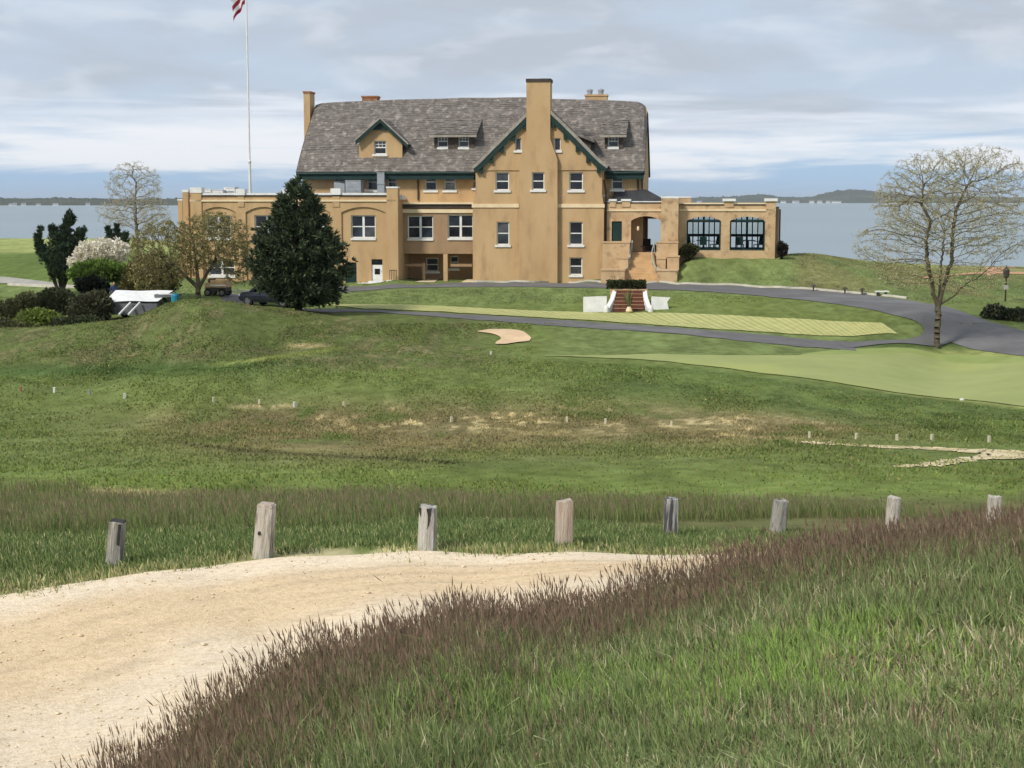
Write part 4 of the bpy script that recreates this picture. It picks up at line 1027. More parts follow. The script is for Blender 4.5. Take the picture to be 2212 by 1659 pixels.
def pxell(u, v, d, ru, rv, rd=None): s = F / d; return P(u, v, d), (ru / s, (rd if rd else ru) / s, rv / s)
def broad_tree(name, label, cat, base, stems_uv, d, ells, natt, step, r0, leafn, leafs, pal, barkm, seed, group=None, trunk_r=None, minr=0.011, dk=1.3, ex=2.3):
    root = empty(name, base); tag(root, label, cat, group); L0 = Vector(base); att = []
    tot = sum(e[3] * e[4] for e in ells)
    for k, e in enumerate(ells):
        c, r = pxell(e[0], e[1], d + (e[5] if len(e) > 5 else 0), e[3], e[4]); att.append(ell_pts(c - L0, r, int(natt * e[3] * e[4] / tot), seed + k, .25))
    att = np.concatenate(att)
    stems = []; count = 0; idx = {}
    for key, (parent_key, pl) in stems_uv.items():
        pts = [P(u, v, d + dd) - L0 for u, v, dd in pl]
        dense = [pts[0]]
        for a, b in zip(pts, pts[1:]):
            nn = max(1, int((b - a).length / step))
            dense += [a.lerp(b, (i + 1) / nn) + Vector((random.uniform(-.05, .05), random.uniform(-.05, .05), 0)) for i in range(nn)]
        pr = None if parent_key is None else idx[parent_key]
        stems.append((pr, dense)); idx[key] = count + len(dense) - 1; count += len(dense)
    pos, par = grow(stems, att, step, step * 9, step * dk, seed=seed)
    r, kids = radii(pos, par, r0, ex)
    limb_mesh('trunk', pos, par, r, root, barkm, minr)
    tips = np.array([list(p) for p, k, rr in zip(pos, kids, r) if rr < r0 * 2.4]); dirs = np.array([list(pos[i] - pos[par[i]]) for i in range(len(pos)) if r[i] < r0 * 2.4 and True])
    g = np.random.default_rng(seed); sel = g.integers(0, len(tips), leafn)
    tuft_mesh('crown', tips[sel] + g.normal(0, step * .35, (leafn, 3)), dirs[sel] + np.array([0, 0, .02]), leafs, leafs * .6, .8, pal, root, 'leaf', 1, .5, seed)
    return root
def lp(*cs): return [lin(*c) for c in cs]
bT = hit(2025, 753)
dT = 83.0
b0_ = Vector((P(2025, 752, dT).x, P(2025, 752, dT).y, 0)); b0_.z = h1(b0_.x, b0_.y) - .1
vb_ = uvd(b0_.x, b0_.y, b0_.z)[1]
broad_tree('budding_tree', 'tall sparsely budding tree with forked trunk beside the drive', 'tree', b0_,
           {'t': (None, [(2025, vb_, 0), (2025, 720, 0), (2027, 685, 0), (2026, 660, 0)]),
            'l': ('t', [(2018, 640, -.2), (2010, 600, -.4), (2004, 560, -.6), (2000, 520, -.7), (2010, 480, -.9)]), 'r': ('t', [(2034, 635, .2), (2044, 600, .4), (2056, 560, .5), (2058, 500, .6), (2066, 450, .5)]),
            'lb': ('l', [(1990, 440, -1), (1996, 400, -1)]), 'r2': ('r', [(2080, 420, .8), (2100, 385, 1)]), 'rr': ('t', [(2060, 640, .3), (2090, 610, .4)]), 'c': ('t', [(2030, 620, 1), (2034, 570, 1.6), (2040, 500, 2)])},
           dT, [(2048, 440, 0, 165, 118), (2110, 380, 0, 105, 68), (1930, 530, 0, 92, 55), (2150, 500, 0, 80, 70), (1960, 590, 0, 80, 38), (2095, 600, 0, 80, 38), (1985, 450, 0, 95, 85)],
           9000, .135, .0058, 34000, .074, lp((188, 182, 136), (172, 166, 116), (200, 190, 158), (160, 154, 108), (184, 168, 138)), 'bark', 5, minr=.006, ex=2.3, dk=1.65)
dB = 128.0
gB = Vector((P(300, 560, dB).x, P(300, 560, dB).y, 0)); gB.z = h1(gB.x, gB.y) - .1
broad_tree('leafless_tree', 'pale leafless tree standing against the water', 'tree', gB,
           {'t': (None, [(300, uvd(gB.x, gB.y, gB.z)[1], 0), (300, 560, 0), (296, 510, 0), (294, 470, 0), (292, 430, 0), (294, 395, 0)]), 'a': ('t', [(285, 380, .2), (288, 362, .2)])},
           dB, [(290, 405, 0, 62, 55), (288, 460, 0, 78, 38), (330, 470, 0, 40, 40)], 3400, .20, .009, 12000, .085, lp((206, 200, 184), (190, 180, 150), (170, 160, 110), (214, 206, 190)), 'bark_grey', 8, minr=.010, dk=1.6)
dO = 103.0
gO = Vector((P(428, 640, dO).x, P(428, 640, dO).y, 0)); gO.z = h1(gO.x, gO.y) - .1
vo = uvd(gO.x, gO.y, gO.z)[1]
broad_tree('olive_brown_tree', 'spreading olive-brown spring tree in front of the left wing', 'tree', gO,
           {'t': (None, [(430, vo, 0), (430, 645, 0), (428, 622, 0)]), 'l': ('t', [(405, 600, -.3), (375, 570, -.5), (350, 545, -.8)]), 'r': ('t', [(445, 595, .3), (465, 560, .5), (480, 520, .6)]), 'c': ('t', [(425, 580, 0), (420, 540, 0), (415, 505, 0)])},
           dO, [(460, 520, 0, 85, 62), (365, 545, 0, 88, 70), (335, 590, 0, 60, 48), (505, 560, 0, 40, 55)], 4200, .17, .008, 32000, .105,
           lp((142, 136, 84), (128, 122, 74), (158, 148, 98), (116, 112, 66), (176, 166, 120)), 'bark', 12, minr=.012)
dW = 110.0
gW = Vector((P(215, 600, dW).x, P(215, 600, dW).y, 0)); gW.z = h1(gW.x, gW.y) - .1
broad_tree('white_blossom_tree', 'low rounded tree covered in white blossom', 'tree', gW,
           {'t': (None, [(215, uvd(gW.x, gW.y, gW.z)[1], 0), (215, 600, 0), (214, 575, 0)]), 'a': ('t', [(195, 560, 0), (180, 550, 0)]), 'b': ('t', [(235, 555, 0), (250, 545, 0)])},
           dW, [(222, 545, 0, 56, 28), (180, 570, 0, 34, 20)], 700, .2, .012, 7000, .19, lp((238, 232, 218), (230, 220, 204), (244, 240, 228), (206, 198, 164)), 'bark_dark', 15)

def shrub(name, label, cat, lumps, d, n, size, pal, seed, group=None, m='leaf', stem='bark_dark', aspect=.6, rz=None, rise=0.35):
    """leafy mass: lumps of leaves over a handful of stems"""
    u0, v0 = lumps[0][0], lumps[0][1]; p = P(u0, v0, d); g0 = Vector((p.x, p.y, h1(p.x, p.y) - .05)); root = empty(name, g0); tag(root, label, cat, group)
    tot = sum(l[2] * l[3] for l in lumps); pts = []; dirs = []
    for k, l in enumerate(lumps):
        c, r = pxell(l[0], l[1], d + (l[4] if len(l) > 4 else 0), l[2], l[3]); nn = int(n * l[2] * l[3] / tot)
        q = ell_pts((0, 0, 0), r, nn, seed + k, .45); q *= (0.82 + .36 * np.array([mnoise.noise(Vector(x * 2.2 + seed)) + .5 for x in q]))[:, None]
        pts.append(q + np.array(c - g0)); dirs.append(q + np.array([0, 0, rise * max(r)]))
    pts = np.concatenate(pts); dirs = np.concatenate(dirs)
    ok = pts[:, 2] > .02; pts, dirs = pts[ok], dirs[ok]
    tuft_mesh('foliage', pts, dirs, size, size * aspect, .55, pal, root, m, 1, .4, seed)
    mb = MB(); g = random.Random(seed)
    for k, l in enumerate(lumps):
        c = pxell(l[0], l[1], d + (l[4] if len(l) > 4 else 0), 1, 1)[0] - g0
        for j in range(3): mb.tube([(c.x * .5 + g.uniform(-.15, .15), c.y * .5, -.05), tuple(Vector((c.x * .85, c.y * .85, c.z * .55))), tuple(c + Vector((g.uniform(-.3, .3), g.uniform(-.3, .3), .1)))], [.05, .035, .012], 5)
    mb.build('stem', stem, root); return root
# conifers
def conifer(name, label, base, top, prof, d, nb, pal, seed, per=16, L_=.34, up=.45, tufts=10):
    """prof: (v, half width left, half width right) in frame units from the top down"""
    root = empty(name, base); tag(root, label, 'tree'); s = F / d; g = np.random.default_rng(seed); H = top.z - base.z
    pts = []; dirs = []; mb = MB(); mb.tube([(0, 0, 0), (0, 0, H * .5), (0, 0, H * .97)], [.24, .16, .03], 8); tr = mb.build('trunk', 'bark_dark', root)
    V_ = [p[0] for p in prof]; mb = MB()
    for i in range(nb):
        v = V_[0] + (V_[-1] - V_[0]) * g.uniform(0, 1) ** .62; a = g.uniform(0, 2 * math.pi)
        lw = np.interp(v, V_, [p[1] for p in prof]); rw = np.interp(v, V_, [p[2] for p in prof]); ca = math.cos(a)
        ln = ((rw if ca > 0 else lw) * abs(ca) + (lw + rw) / 2 * (1 - abs(ca))) / s * g.choice([.6, .75, .88, .95, 1.02, 1.1]) * (1.04 + .45 * mnoise.noise(Vector((math.cos(a) * 1.6, math.sin(a) * 1.6, v / 24))))
        z0 = EYE + (HOR - v) / F * d - base.z; up_ = up * (1.0 if v < V_[-1] - 40 else .2) + g.uniform(-.12, .12)
        p0 = np.array([0, 0, max(.4, z0 - ln * up_)]); p1 = np.array([ca * ln, math.sin(a) * ln, z0])
        for t in np.sqrt(np.linspace(.10, 1, tufts)) ** .8:
            q = p0 + (p1 - p0) * t; q[2] = p0[2] + (p1[2] - p0[2]) * t ** 1.4; pts.append(q + g.normal(0, .10 + .05 * ln * (1 - t), 3)); dirs.append(unit(p1 - p0 + np.array([0, 0, .3])) + np.array([0, 0, .15]))
        if i % 3 == 0: mb.tube([tuple(p0), tuple((p0 + p1) / 2 - np.array([0, 0, .1])), tuple(p1 * .92 + p0 * .08)], [.035, .025, .01], 4)
    mb.build('branches', 'bark_dark', root)
    tuft_mesh('crown', np.array(pts), np.array(dirs), L_, L_ * .26, .62, pal, root, 'needle', per, .5, seed)
    return root
dC = 96.0
p = P(645, 660, dC); gC = Vector((p.x, p.y, h1(p.x, p.y) - .1)); tC = P(640, 388, dC)
conifer('cedar_tree', 'big dark green cedar with shaggy outline in front of the clubhouse', gC, tC,
        [(388, 8, 8), (410, 22, 26), (440, 42, 42), (470, 64, 56), (510, 84, 74), (550, 98, 82), (590, 104, 86), (612, 84, 88), (632, 52, 86), (648, 22, 74)], dC, 420, lp((64, 76, 58), (78, 90, 62), (52, 64, 50), (94, 104, 70), (70, 80, 56)), 31, per=15)
def plumes(name, label, cat, base, caps, d, n, pal, seed, per=8, L_=.26, spread=.45):
    root = empty(name, base); tag(root, label, cat); g = np.random.default_rng(seed); pts = []; dirs = []; s = F / d; mb = MB()
    tot = sum(c[4] for c in caps)
    for (a, b, r0, r1, w) in caps:
        A = np.array(P(*a, d) - base); B = np.array(P(*b, d) - base); nn = int(n * w / tot); t = g.uniform(0, 1, nn); rr = (r0 + (r1 - r0) * t) / s
        q = A + (B - A) * t[:, None] + unit(g.normal(0, 1, (nn, 3))) * (rr * g.uniform(.3, 1, nn))[:, None]; pts.append(q); dirs.append(np.tile(unit(B - A) * .9 + np.array([0, 0, .35]), (nn, 1)) + unit(q - (A + (B - A) * t[:, None])) * .6)
        mb.tube([(0, 0, 0), tuple(A * .7), tuple(A), tuple(B)], [.1, .07, .05, .015], 5)
    mb.build('trunk', 'bark_dark', root)
    tuft_mesh('crown', np.concatenate(pts), np.concatenate(dirs), L_, L_ * .3, spread, pal, root, 'needle', per, .5, seed); return root
dJ = 112.0; p = P(130, 600, dJ); gJ = Vector((p.x, p.y, h1(p.x, p.y) - .1)); CED = lp((50, 64, 48), (62, 78, 54), (42, 56, 44), (72, 84, 58))
plumes('windswept_juniper', 'dark windswept juniper with ragged upright plumes by the water', 'tree', gJ,
       [((130, 595), (135, 545), 26, 40, 9), ((105, 560), (88, 535), 18, 12, 2.5), ((90, 545), (80, 510), 11, 5, 1.5), ((84, 515), (88, 492), 5, 3, .5), ((130, 540), (140, 500), 28, 16, 4), ((138, 505), (150, 460), 11, 4, 1.5), ((142, 500), (160, 470), 9, 3, 1),
        ((120, 520), (112, 490), 14, 7, 1.2), ((160, 550), (172, 515), 22, 12, 3), ((172, 520), (181, 494), 8, 3, .8), ((165, 515), (168, 498), 7, 3, .5), ((150, 560), (178, 548), 20, 10, 2)], dJ, 2300, CED, 41)
p = P(245, 540, 122); gJ = Vector((p.x, p.y, h1(p.x, p.y) - .1))
plumes('small_juniper', 'small dark juniper below the leafless tree', 'tree', gJ, [((245, 560), (245, 520), 24, 18, 4), ((240, 525), (232, 492), 10, 3, 1), ((255, 525), (252, 487), 12, 3, 1), ((268, 540), (272, 505), 14, 5, 1)], 122, 700, CED, 43)
GR = lp((114, 138, 64), (98, 122, 56), (130, 152, 74), (84, 106, 50)); DK = lp((66, 74, 50), (78, 86, 58), (56, 64, 46), (92, 96, 64)); OL = lp((98, 100, 64), (84, 88, 56), (112, 112, 74), (74, 78, 52))
shrub('bright_green_shrub', 'bright green leafy shrub under the blossom tree', 'shrub', [(215, 585, 55, 20), (180, 590, 30, 16), (258, 592, 35, 18)], 107.5, 5200, .26, GR, 51)
shrub('clipped_hedge', 'dark clipped hedge in front of the bright green shrub', 'hedge', [(202, 618, 24, 17), (182, 616, 16, 14), (222, 620, 12, 14)], 105.5, 3600, .2, lp((34, 40, 30), (42, 48, 34), (28, 34, 26)), 52, aspect=.8)
shrub('olive_bush', 'rounded olive-brown bush left of the spreading tree', 'shrub', [(320, 600, 52, 44), (300, 618, 40, 30), (350, 610, 34, 36)], 106, 7000, .2, lp((98, 92, 52), (84, 80, 46), (112, 104, 62), (74, 74, 42)), 53)
for i, (lum, d, n, pal, lb, sd) in enumerate((
        ([(40, 672, 40, 26), (20, 690, 30, 26), (60, 655, 24, 20)], 98, 5200, OL, 'dull green bush at the left edge of the picture, above the bright one', 61),
        ([(120, 650, 36, 26), (145, 665, 34, 24), (100, 660, 28, 22)], 99, 5200, DK, 'dark green bush in the middle of the bank shrubs', 62),
        ([(195, 668, 38, 32), (215, 660, 26, 30), (170, 685, 26, 22)], 97, 5200, lp((80, 80, 58), (70, 70, 52), (94, 94, 66)), 'dark grey-green bush against the white trailer', 63),
        ([(85, 690, 42, 20), (110, 697, 34, 18)], 94.5, 4200, lp((128, 144, 66), (108, 124, 58), (86, 98, 52), (146, 156, 78)), 'bright yellow-green bush among the dark bank shrubs', 64),
        ([(25, 712, 34, 16), (60, 716, 40, 14), (5, 705, 26, 16)], 93, 3600, OL, 'low dull bush in front at the left picture edge', 65),
        ([(150, 705, 40, 16), (185, 700, 28, 14)], 93.5, 3400, DK, 'low dark bush at the crest of the left slope', 66))):
    shrub('bank_shrub', lb, 'shrub', lum, d, n, .22, pal, sd, 'shrubs on the left bank')
HG = lp((64, 72, 40), (78, 84, 48), (52, 60, 36))
shrub('porch_bush', 'rounded clipped bush at the foot of the loggia wall', 'shrub', [(1490, 541, 16, 12), (1480, 545, 11, 10)], 117.9, 2200, .16, lp((96, 94, 52), (60, 66, 38), (44, 50, 32)), 71)
shrub('corner_bush', 'small dark bush at the right corner of the loggia', 'shrub', [(1690, 540, 10, 11), (1686, 534, 5, 10)], 117.5, 1300, .18, lp((58, 50, 44), (48, 48, 36), (66, 60, 46)), 72)
shrub('drive_shrub', 'dark spreading shrub at the right picture edge beside the drive', 'shrub', [(2195, 690, 40, 20), (2150, 678, 24, 17), (2230, 700, 40, 22), (2170, 695, 22, 12)], 92, 6000, .2, lp((44, 54, 36), (54, 64, 42), (36, 44, 32), (120, 116, 92)), 73)

# ================================================================ things on the ground
mat('wood_pale', srgb(214, 206, 192), srgb(180, 172, 160), 5, .9, .7, 16, detail=9, stretch=(5, 5, .55), c3=srgb(108, 104, 98), scale3=3.2)
mat('wood_grey', srgb(190, 184, 174), srgb(152, 148, 140), 5, .9, .8, 16, detail=9, stretch=(5, 5, .5), c3=srgb(84, 82, 80), scale3=3.0)
mat('wood_pinkish', srgb(200, 184, 168), srgb(176, 160, 144), 4, .9, .6, 16, detail=9, stretch=(5, 5, .5), c3=srgb(150, 130, 116), scale3=3.0)
mat('wood_tarred', srgb(88, 86, 86), srgb(186, 182, 178), 3, .9, .7, 16, detail=5, stretch=(6, 6, .5), lo=.46, hi=.58)
mat('wood_stained', srgb(206, 202, 194), srgb(174, 170, 162), 5, .9, .7, 16, detail=9, stretch=(5, 5, .5), c3=srgb(48, 44, 42), scale3=2.2)
mat('tar', (0.02, 0.02, 0.02), (0.05, 0.05, 0.045), 6, .8)
POST_INFO = (('wood_grey', 7.0, 3, .165, 'short grey leaning post with dark split top beside the gravel track'), ('wood_pale', 5.5, 1.5, .195, 'tall pale post with white top and a dark knot'),
             ('wood_stained', 2.0, -1.5, .19, 'whitish post with black stains running down from its top'), ('wood_pinkish', .8, 0, .19, 'smooth pinkish-white post with flat top'),
             ('wood_tarred', 1.0, 0, .17, 'narrow post with one pale and one blackened face'), ('wood_grey', 6.0, 1, .195, 'grey-brown leaning post just clear of the tall grass'),
             ('wood_pale', 2.0, 0, .185, 'pale post half hidden by brown grass, next to last in the row'), ('wood_pale', 1.0, 0, .185, 'pale square post at the right end of the row'))
for k, ((u, v, d, h), (m, lean, lean2, w, lb)) in enumerate(zip(POSTS, POST_INFO)):
    p = P(u, v, d); z = h1(p.x, p.y); root = empty('wooden_post', (p.x, p.y, z), R(random.uniform(-14, 14) + (18 if k == 4 else 0))); tag(root, lb, 'post', 'wooden posts along the gravel track')
    root.rotation_euler = (R(lean2), R(lean), root.rotation_euler.z)
    mb = MB(); g = random.Random(k + 3); n = 16; rows = 9; hh = h
    for r_ in range(rows + 1):
        zz = -.25 + (hh + .25) * r_ / rows; tap = 1.04 - .06 * r_ / rows
        for i in range(n):
            a = 2 * math.pi * i / n + math.pi / 4; c, s = math.cos(a), math.sin(a); q = (abs(c) ** 5 + abs(s) ** 5) ** (-.2)
            rr = w / 2 * q * tap * (1 + .05 * mnoise.noise(Vector((c * 1.8 + k * 5, s * 1.8, zz * 1.5))) - (.05 if r_ == rows else 0))
            mb.v.append((rr * c, rr * s, zz + (.02 * mnoise.noise(Vector((c * 2 + k, s * 2, 4))) + .012 * g.uniform(-1, 1) if r_ == rows else 0)))
    for r_ in range(rows):
        for i in range(n): a = r_ * n + i; b = r_ * n + (i + 1) % n; mb.f.append((a, b, b + n, a + n))
    mb.f.append(tuple(rows * n + i for i in range(n))); mb.build('shaft', m, root)
    if k == 0: MB().box(.03, .055, -w / 2 - .004, -w / 2 + .02, .24, h - .005).build('crack', 'tar', root); MB().box(-w * .4, w * .42, -w * .3, w * .4, h - .008, h + .012).build('tarred_top', 'tar', root)
    if k == 1: MB().box(-w * .45, w * .45, -w * .45, w * .45, h - .004, h + .02, .02, .02).build('painted_top', 'wood_pinkish', root); MB().lathe([(.012, 0), (.022, .015), (.01, .04)], 8, (-.03, -w / 2 - .002, .26)).build('knot', 'tar', root)
    if k == 2: MB().prism([(-.085, h - .005), (-.065, h - .005), (-.06, h - .1), (-.075, h - .07)], -w / 2 - .003, -w / 2 + .03).build('stain', 'tar', root); MB().prism([(.0, h - .01), (.055, h - .005), (.05, h - .08), (.035, h - .19), (.015, h - .24), (.02, h - .1)][::-1], -w / 2 - .003, -w / 2 + .03).build('stain', 'tar', root)
# small stakes and markers on the course
mat('stake_pale', srgb(206, 198, 172), srgb(176, 168, 140), 5, .9); mat('stake_white', (.58, .57, .50), None, rough=.7); mat('stake_red', srgb(150, 96, 80), None, rough=.8); mat('stake_grey', srgb(128, 136, 134), None, rough=.8)
ORD = ['first', 'second', 'third', 'fourth', 'fifth', 'sixth', 'seventh', 'eighth', 'ninth', 'tenth', 'eleventh', 'twelfth', 'thirteenth', 'fourteenth', 'fifteenth', 'sixteenth']
def stake(name, u, v, h, w, m, lb, group=None, cat='stake'):
    p = hit(u, v); root = empty(name, (p.x, p.y, p.z), R(random.uniform(0, 90))); tag(root, lb, cat, group)
    root.rotation_euler.y = R(random.uniform(-4, 4))
    MB().box(-w / 2, w / 2, -w / 2, w / 2, -.15, h * .93, .004, .004).build('shaft', m, root); MB().box(-w / 2, w / 2, -w / 2, w / 2, h * .932, h, w * .25, w * .25).build('tip', m, root)
st = [(45, 845, 'stake_red'), (118, 848, 'stake_white'), (193, 852, 'stake_grey'), (269, 861, 'stake_white'), (462, 869, 'stake_pale'), (560, 874, 'stake_pale'), (637, 880, 'stake_white'), (742, 879, 'stake_pale'), (975, 912, 'stake_pale'), (1224, 912, 'stake_pale'), (1308, 916, 'stake_pale'), (1450, 922, 'stake_pale'), (1748, 946, 'stake_pale'), (1850, 949, 'stake_pale'), (1937, 952, 'stake_pale'), (2013, 952, 'stake_pale'), (2137, 956, 'stake_pale')]
lbs = ['small reddish stake near the left picture edge', 'white stake right of the reddish one in the rough', 'dull grey stake between two white ones in the rough', 'bright white stake, second white one from the left', 'thin pale stake left of the bare sandy strip', 'pale stake at the left half of the sandy strip', 'white stake at the right end of the sandy strip', 'small pale stake just right of the sandy strip', 'faint stake among straw tufts mid-field', 'pale stake standing alone mid-field in brown grass', 'short stake right of the lone mid-field stake', 'pale stake beside the straw patch mid-field', 'first stake above the start of the sandy track', 'second stake above the sandy track', 'third stake above the sandy track', 'fourth stake above the sandy track', 'last stake above the sandy track near the right edge']
for (u, v, m), lb in zip(st, lbs): stake('marker_stake', u, v, .20 if m != 'stake_white' else .22, .10 if m == 'stake_white' else .08, m, lb, 'stakes across the rough')
stake('tee_marker', 1060, 767, .2, .09, 'stake_white', 'tiny white marker on the grass below the bunker', None, 'marker')
p = hit(2078, 865); root = empty('white_disc', (p.x, p.y, p.z)); tag(root, 'small white marker lying on the pale putting green', 'marker'); MB().lathe([(.10, 0), (.11, .03), (.08, .08), (.02, .1)], 14).build('dome', 'stake_white', root)
# path lights along the drive
def path_light(u, v, lb):
    p = hit(u, v); root = empty('path_light', (p.x, p.y, p.z)); tag(root, lb, 'path light', 'low lights beside the upper drive')
    MB().tube([(0, 0, -.1), (0, 0, .36)], .05, 8).build('stem', 'iron', root); MB().lathe([(.22, .34), (.20, .38), (.06, .48)], 12).build('hood', 'iron', root)
path_light(1757, 629, 'low dark path light beside the upper drive, nearest the clubhouse'); path_light(1825, 635, 'middle one of three low dark lights beside the drive'); path_light(1862, 637, 'low dark path light nearest the white-topped bench')
p = hit(1905, 639); root = empty('low_bench', (p.x, p.y, p.z), R(8)); tag(root, 'low white-topped bench at the kerb of the drive', 'bench')
for k in (-.28, .28): MB().box(k - .05, k + .05, -.15, .15, -.1, .26).build('leg', 'iron', root)
MB().box(-.45, .45, -.2, .2, .262, .34).build('seat', 'white_paint', root)
d = 104; p = P(2172, 640, d); root = empty('lamp_post', (p.x, p.y, h1(p.x, p.y))); tag(root, 'thin lamp post with dark lantern beside the right lawn', 'lamp post'); zt = EYE + (HOR - 600) / F * d - root.location.z
MB().tube([(0, 0, -.2), (0, 0, .3), (0, 0, zt)], [.07, .055, .04], 8).build('post', 'bark_dark', root); MB().lathe([(.05, zt), (.18, zt + .1), (.23, zt + .5), (.24, zt + .55), (.10, zt + .72), (.04, zt + .78), (.02, zt + .9)], 8).build('lantern', 'iron', root)
MB().box(-.16, .16, -.05, -.03, zt - .75, zt - .45).build('small_sign', 'wood_grey', root)
# flagpole and hanging flag
d = 134.0; p = P(541, 440, d); root = empty('flagpole', (p.x, p.y, h1(p.x, p.y))); tag(root, 'tall white flagpole behind the left wing', 'flagpole')
ztop = EYE + (HOR + 95) / F * d - root.location.z; zj = EYE + (HOR - 350) / F * d - root.location.z
MB().tube([(0, 0, -.3), (0, 0, zj)], [.15, .11], 10).build('lower_mast', 'white_paint', root); MB().tube([(0, 0, zj - .1), (0, 0, ztop)], [.085, .06], 10).build('upper_mast', 'white_paint', root)
MB().lathe([(.13, zj - .12), (.16, zj - .06), (.16, zj + .05), (.1, zj + .12)], 10).build('collar', 'white_paint', root); MB().lathe([(.02, ztop), (.12, ztop + .1), (.12, ztop + .18), (.02, ztop + .28)], 10).build('finial', 'white_paint', root)
mat('flag_cloth', None, None, attr='Col', rough=.8, trans=.25)
V = []; C = []; nu, nv = 40, 52; zf1 = EYE + (HOR - 18) / F * d; zf0 = zf1 + 3.4
for j in range(nv + 1):
    t = j / nv                                   # across the stripes, 0 at the top
    for i in range(nu + 1):
        s = i / nu; fall = 1.25 * s + .55 * s * s * t
        x = -.08 - s * (1.12 + .12 * math.sin(t * 5)) + .06 * math.sin(s * 7 + t * 4); y = .22 * math.sin(s * 9 + t * 3.5) * (0.2 + s); z = zf0 - t * 3.4 - fall * .82 + .05 * math.sin(s * 11)
        V.append((x, y, z - zf0)); st_ = min(8, int(t * 9)); c = (.30, .015, .035) if st_ % 2 == 0 else (.82, .81, .80)
        if t < 5 / 9 and s < .4: c = (.02, .03, .12)
        C.append(c)
Q = [(j * (nu + 1) + i, j * (nu + 1) + i + 1, (j + 1) * (nu + 1) + i + 1, (j + 1) * (nu + 1) + i) for j in range(nv) for i in range(nu)]
fo = link('flag', quads_mesh('flag', np.array(V), Q, np.array(C)), 'flag_cloth', None, True, (p.x, p.y, zf0)); tag(fo, 'red and white striped flag hanging from the flagpole', 'flag')
# rooftop equipment on the left wing
zr = zP - .15
def roof_box(name, u0, u1, vt, y, dep, m, lb, cat, group=None, z0=zr, slats=3):
    x0, x1 = hx(u0, y, vt), hx(u1, y, vt); z1 = hz(vt, y, (u0 + u1) / 2); w = hw((x0 + x1) / 2, y + dep / 2, z0); root = empty(name, w, -TH); tag(root, lb, cat, group); a = (x1 - x0) / 2
    MB().box(-a, a, -dep / 2, dep / 2, .08, z1 - z0).build('casing', m, root)
    for k in (-1, 1): MB().box(k * a * .7 - .06, k * a * .7 + .06, -dep / 2, dep / 2, 0, .078).build('foot', 'iron', root)
    for k in range(slats): zz = .3 + k * (z1 - z0 - .5) / max(1, slats); MB().box(-a * .8, a * .8, -dep / 2 - .02, -dep / 2 - .001, zz, zz + .07).build('louvre', 'metal_grey', root)
    MB().box(-a - .03, a + .03, -dep / 2 - .03, dep / 2 + .03, z1 - z0 + .002, z1 - z0 + .06).build('top', m, root)
roof_box('rooftop_unit', 441, 455, 410, 1.5, .8, 'white_paint', 'small white rooftop unit next to the wing corner pier', 'air conditioner', 'white units on the left wing roof')
roof_box('rooftop_unit', 459, 481, 411.5, 1.2, .9, 'white_paint', 'middle white rooftop unit on the left wing', 'air conditioner', 'white units on the left wing roof')
roof_box('rooftop_unit', 484, 507, 406, 1.8, 1.0, 'white_paint', 'tallest white rooftop unit on the left wing', 'air conditioner', 'white units on the left wing roof')
roof_box('air_handler', 746, 779, 391, .0, 1.2, 'metal_grey', 'grey air handler box in front of the upper windows', 'air conditioner')
# sloping duct next to it
x0, x1 = hx(722, .3), hx(745, .3); w = hw(0, .3, 0); root = empty('roof_duct', hw((x0 + x1) / 2, .6, zr), -TH); tag(root, 'sloping grey duct left of the air handler', 'duct'); a = (x1 - x0) / 2
MB().prism([(-a, .75), (a, .15), (a, hz(396, .3) - zr), (-a, hz(393, .3) - zr)], -.3, .3).build('duct', 'metal_grey', root)
for k in (-.7, .7): MB().box(k * a - .04, k * a + .04, -.04, .04, 0, .6).build('leg', 'metal_grey', root)
x0, x1 = hx(816, 1.0), hx(831.5, 1.0); root = empty('vent_stack', hw((x0 + x1) / 2, 1.1, zr), -TH); tag(root, 'upright pale grey vent duct rising before the second-floor windows', 'vent'); a = (x1 - x0) / 2; zt = hz(373, 1.0) - zr
MB().box(-a, a, -.25, .25, 0, zt).build('shaft', 'metal_grey', root); MB().box(-a - .04, a + .04, -.29, .29, zt * .55, zt * .55 + .06).build('flange', 'metal_grey', root); MB().box(-a - .03, a + .03, -.28, .28, zt + .002, zt + .05).build('cap', 'metal_grey', root)

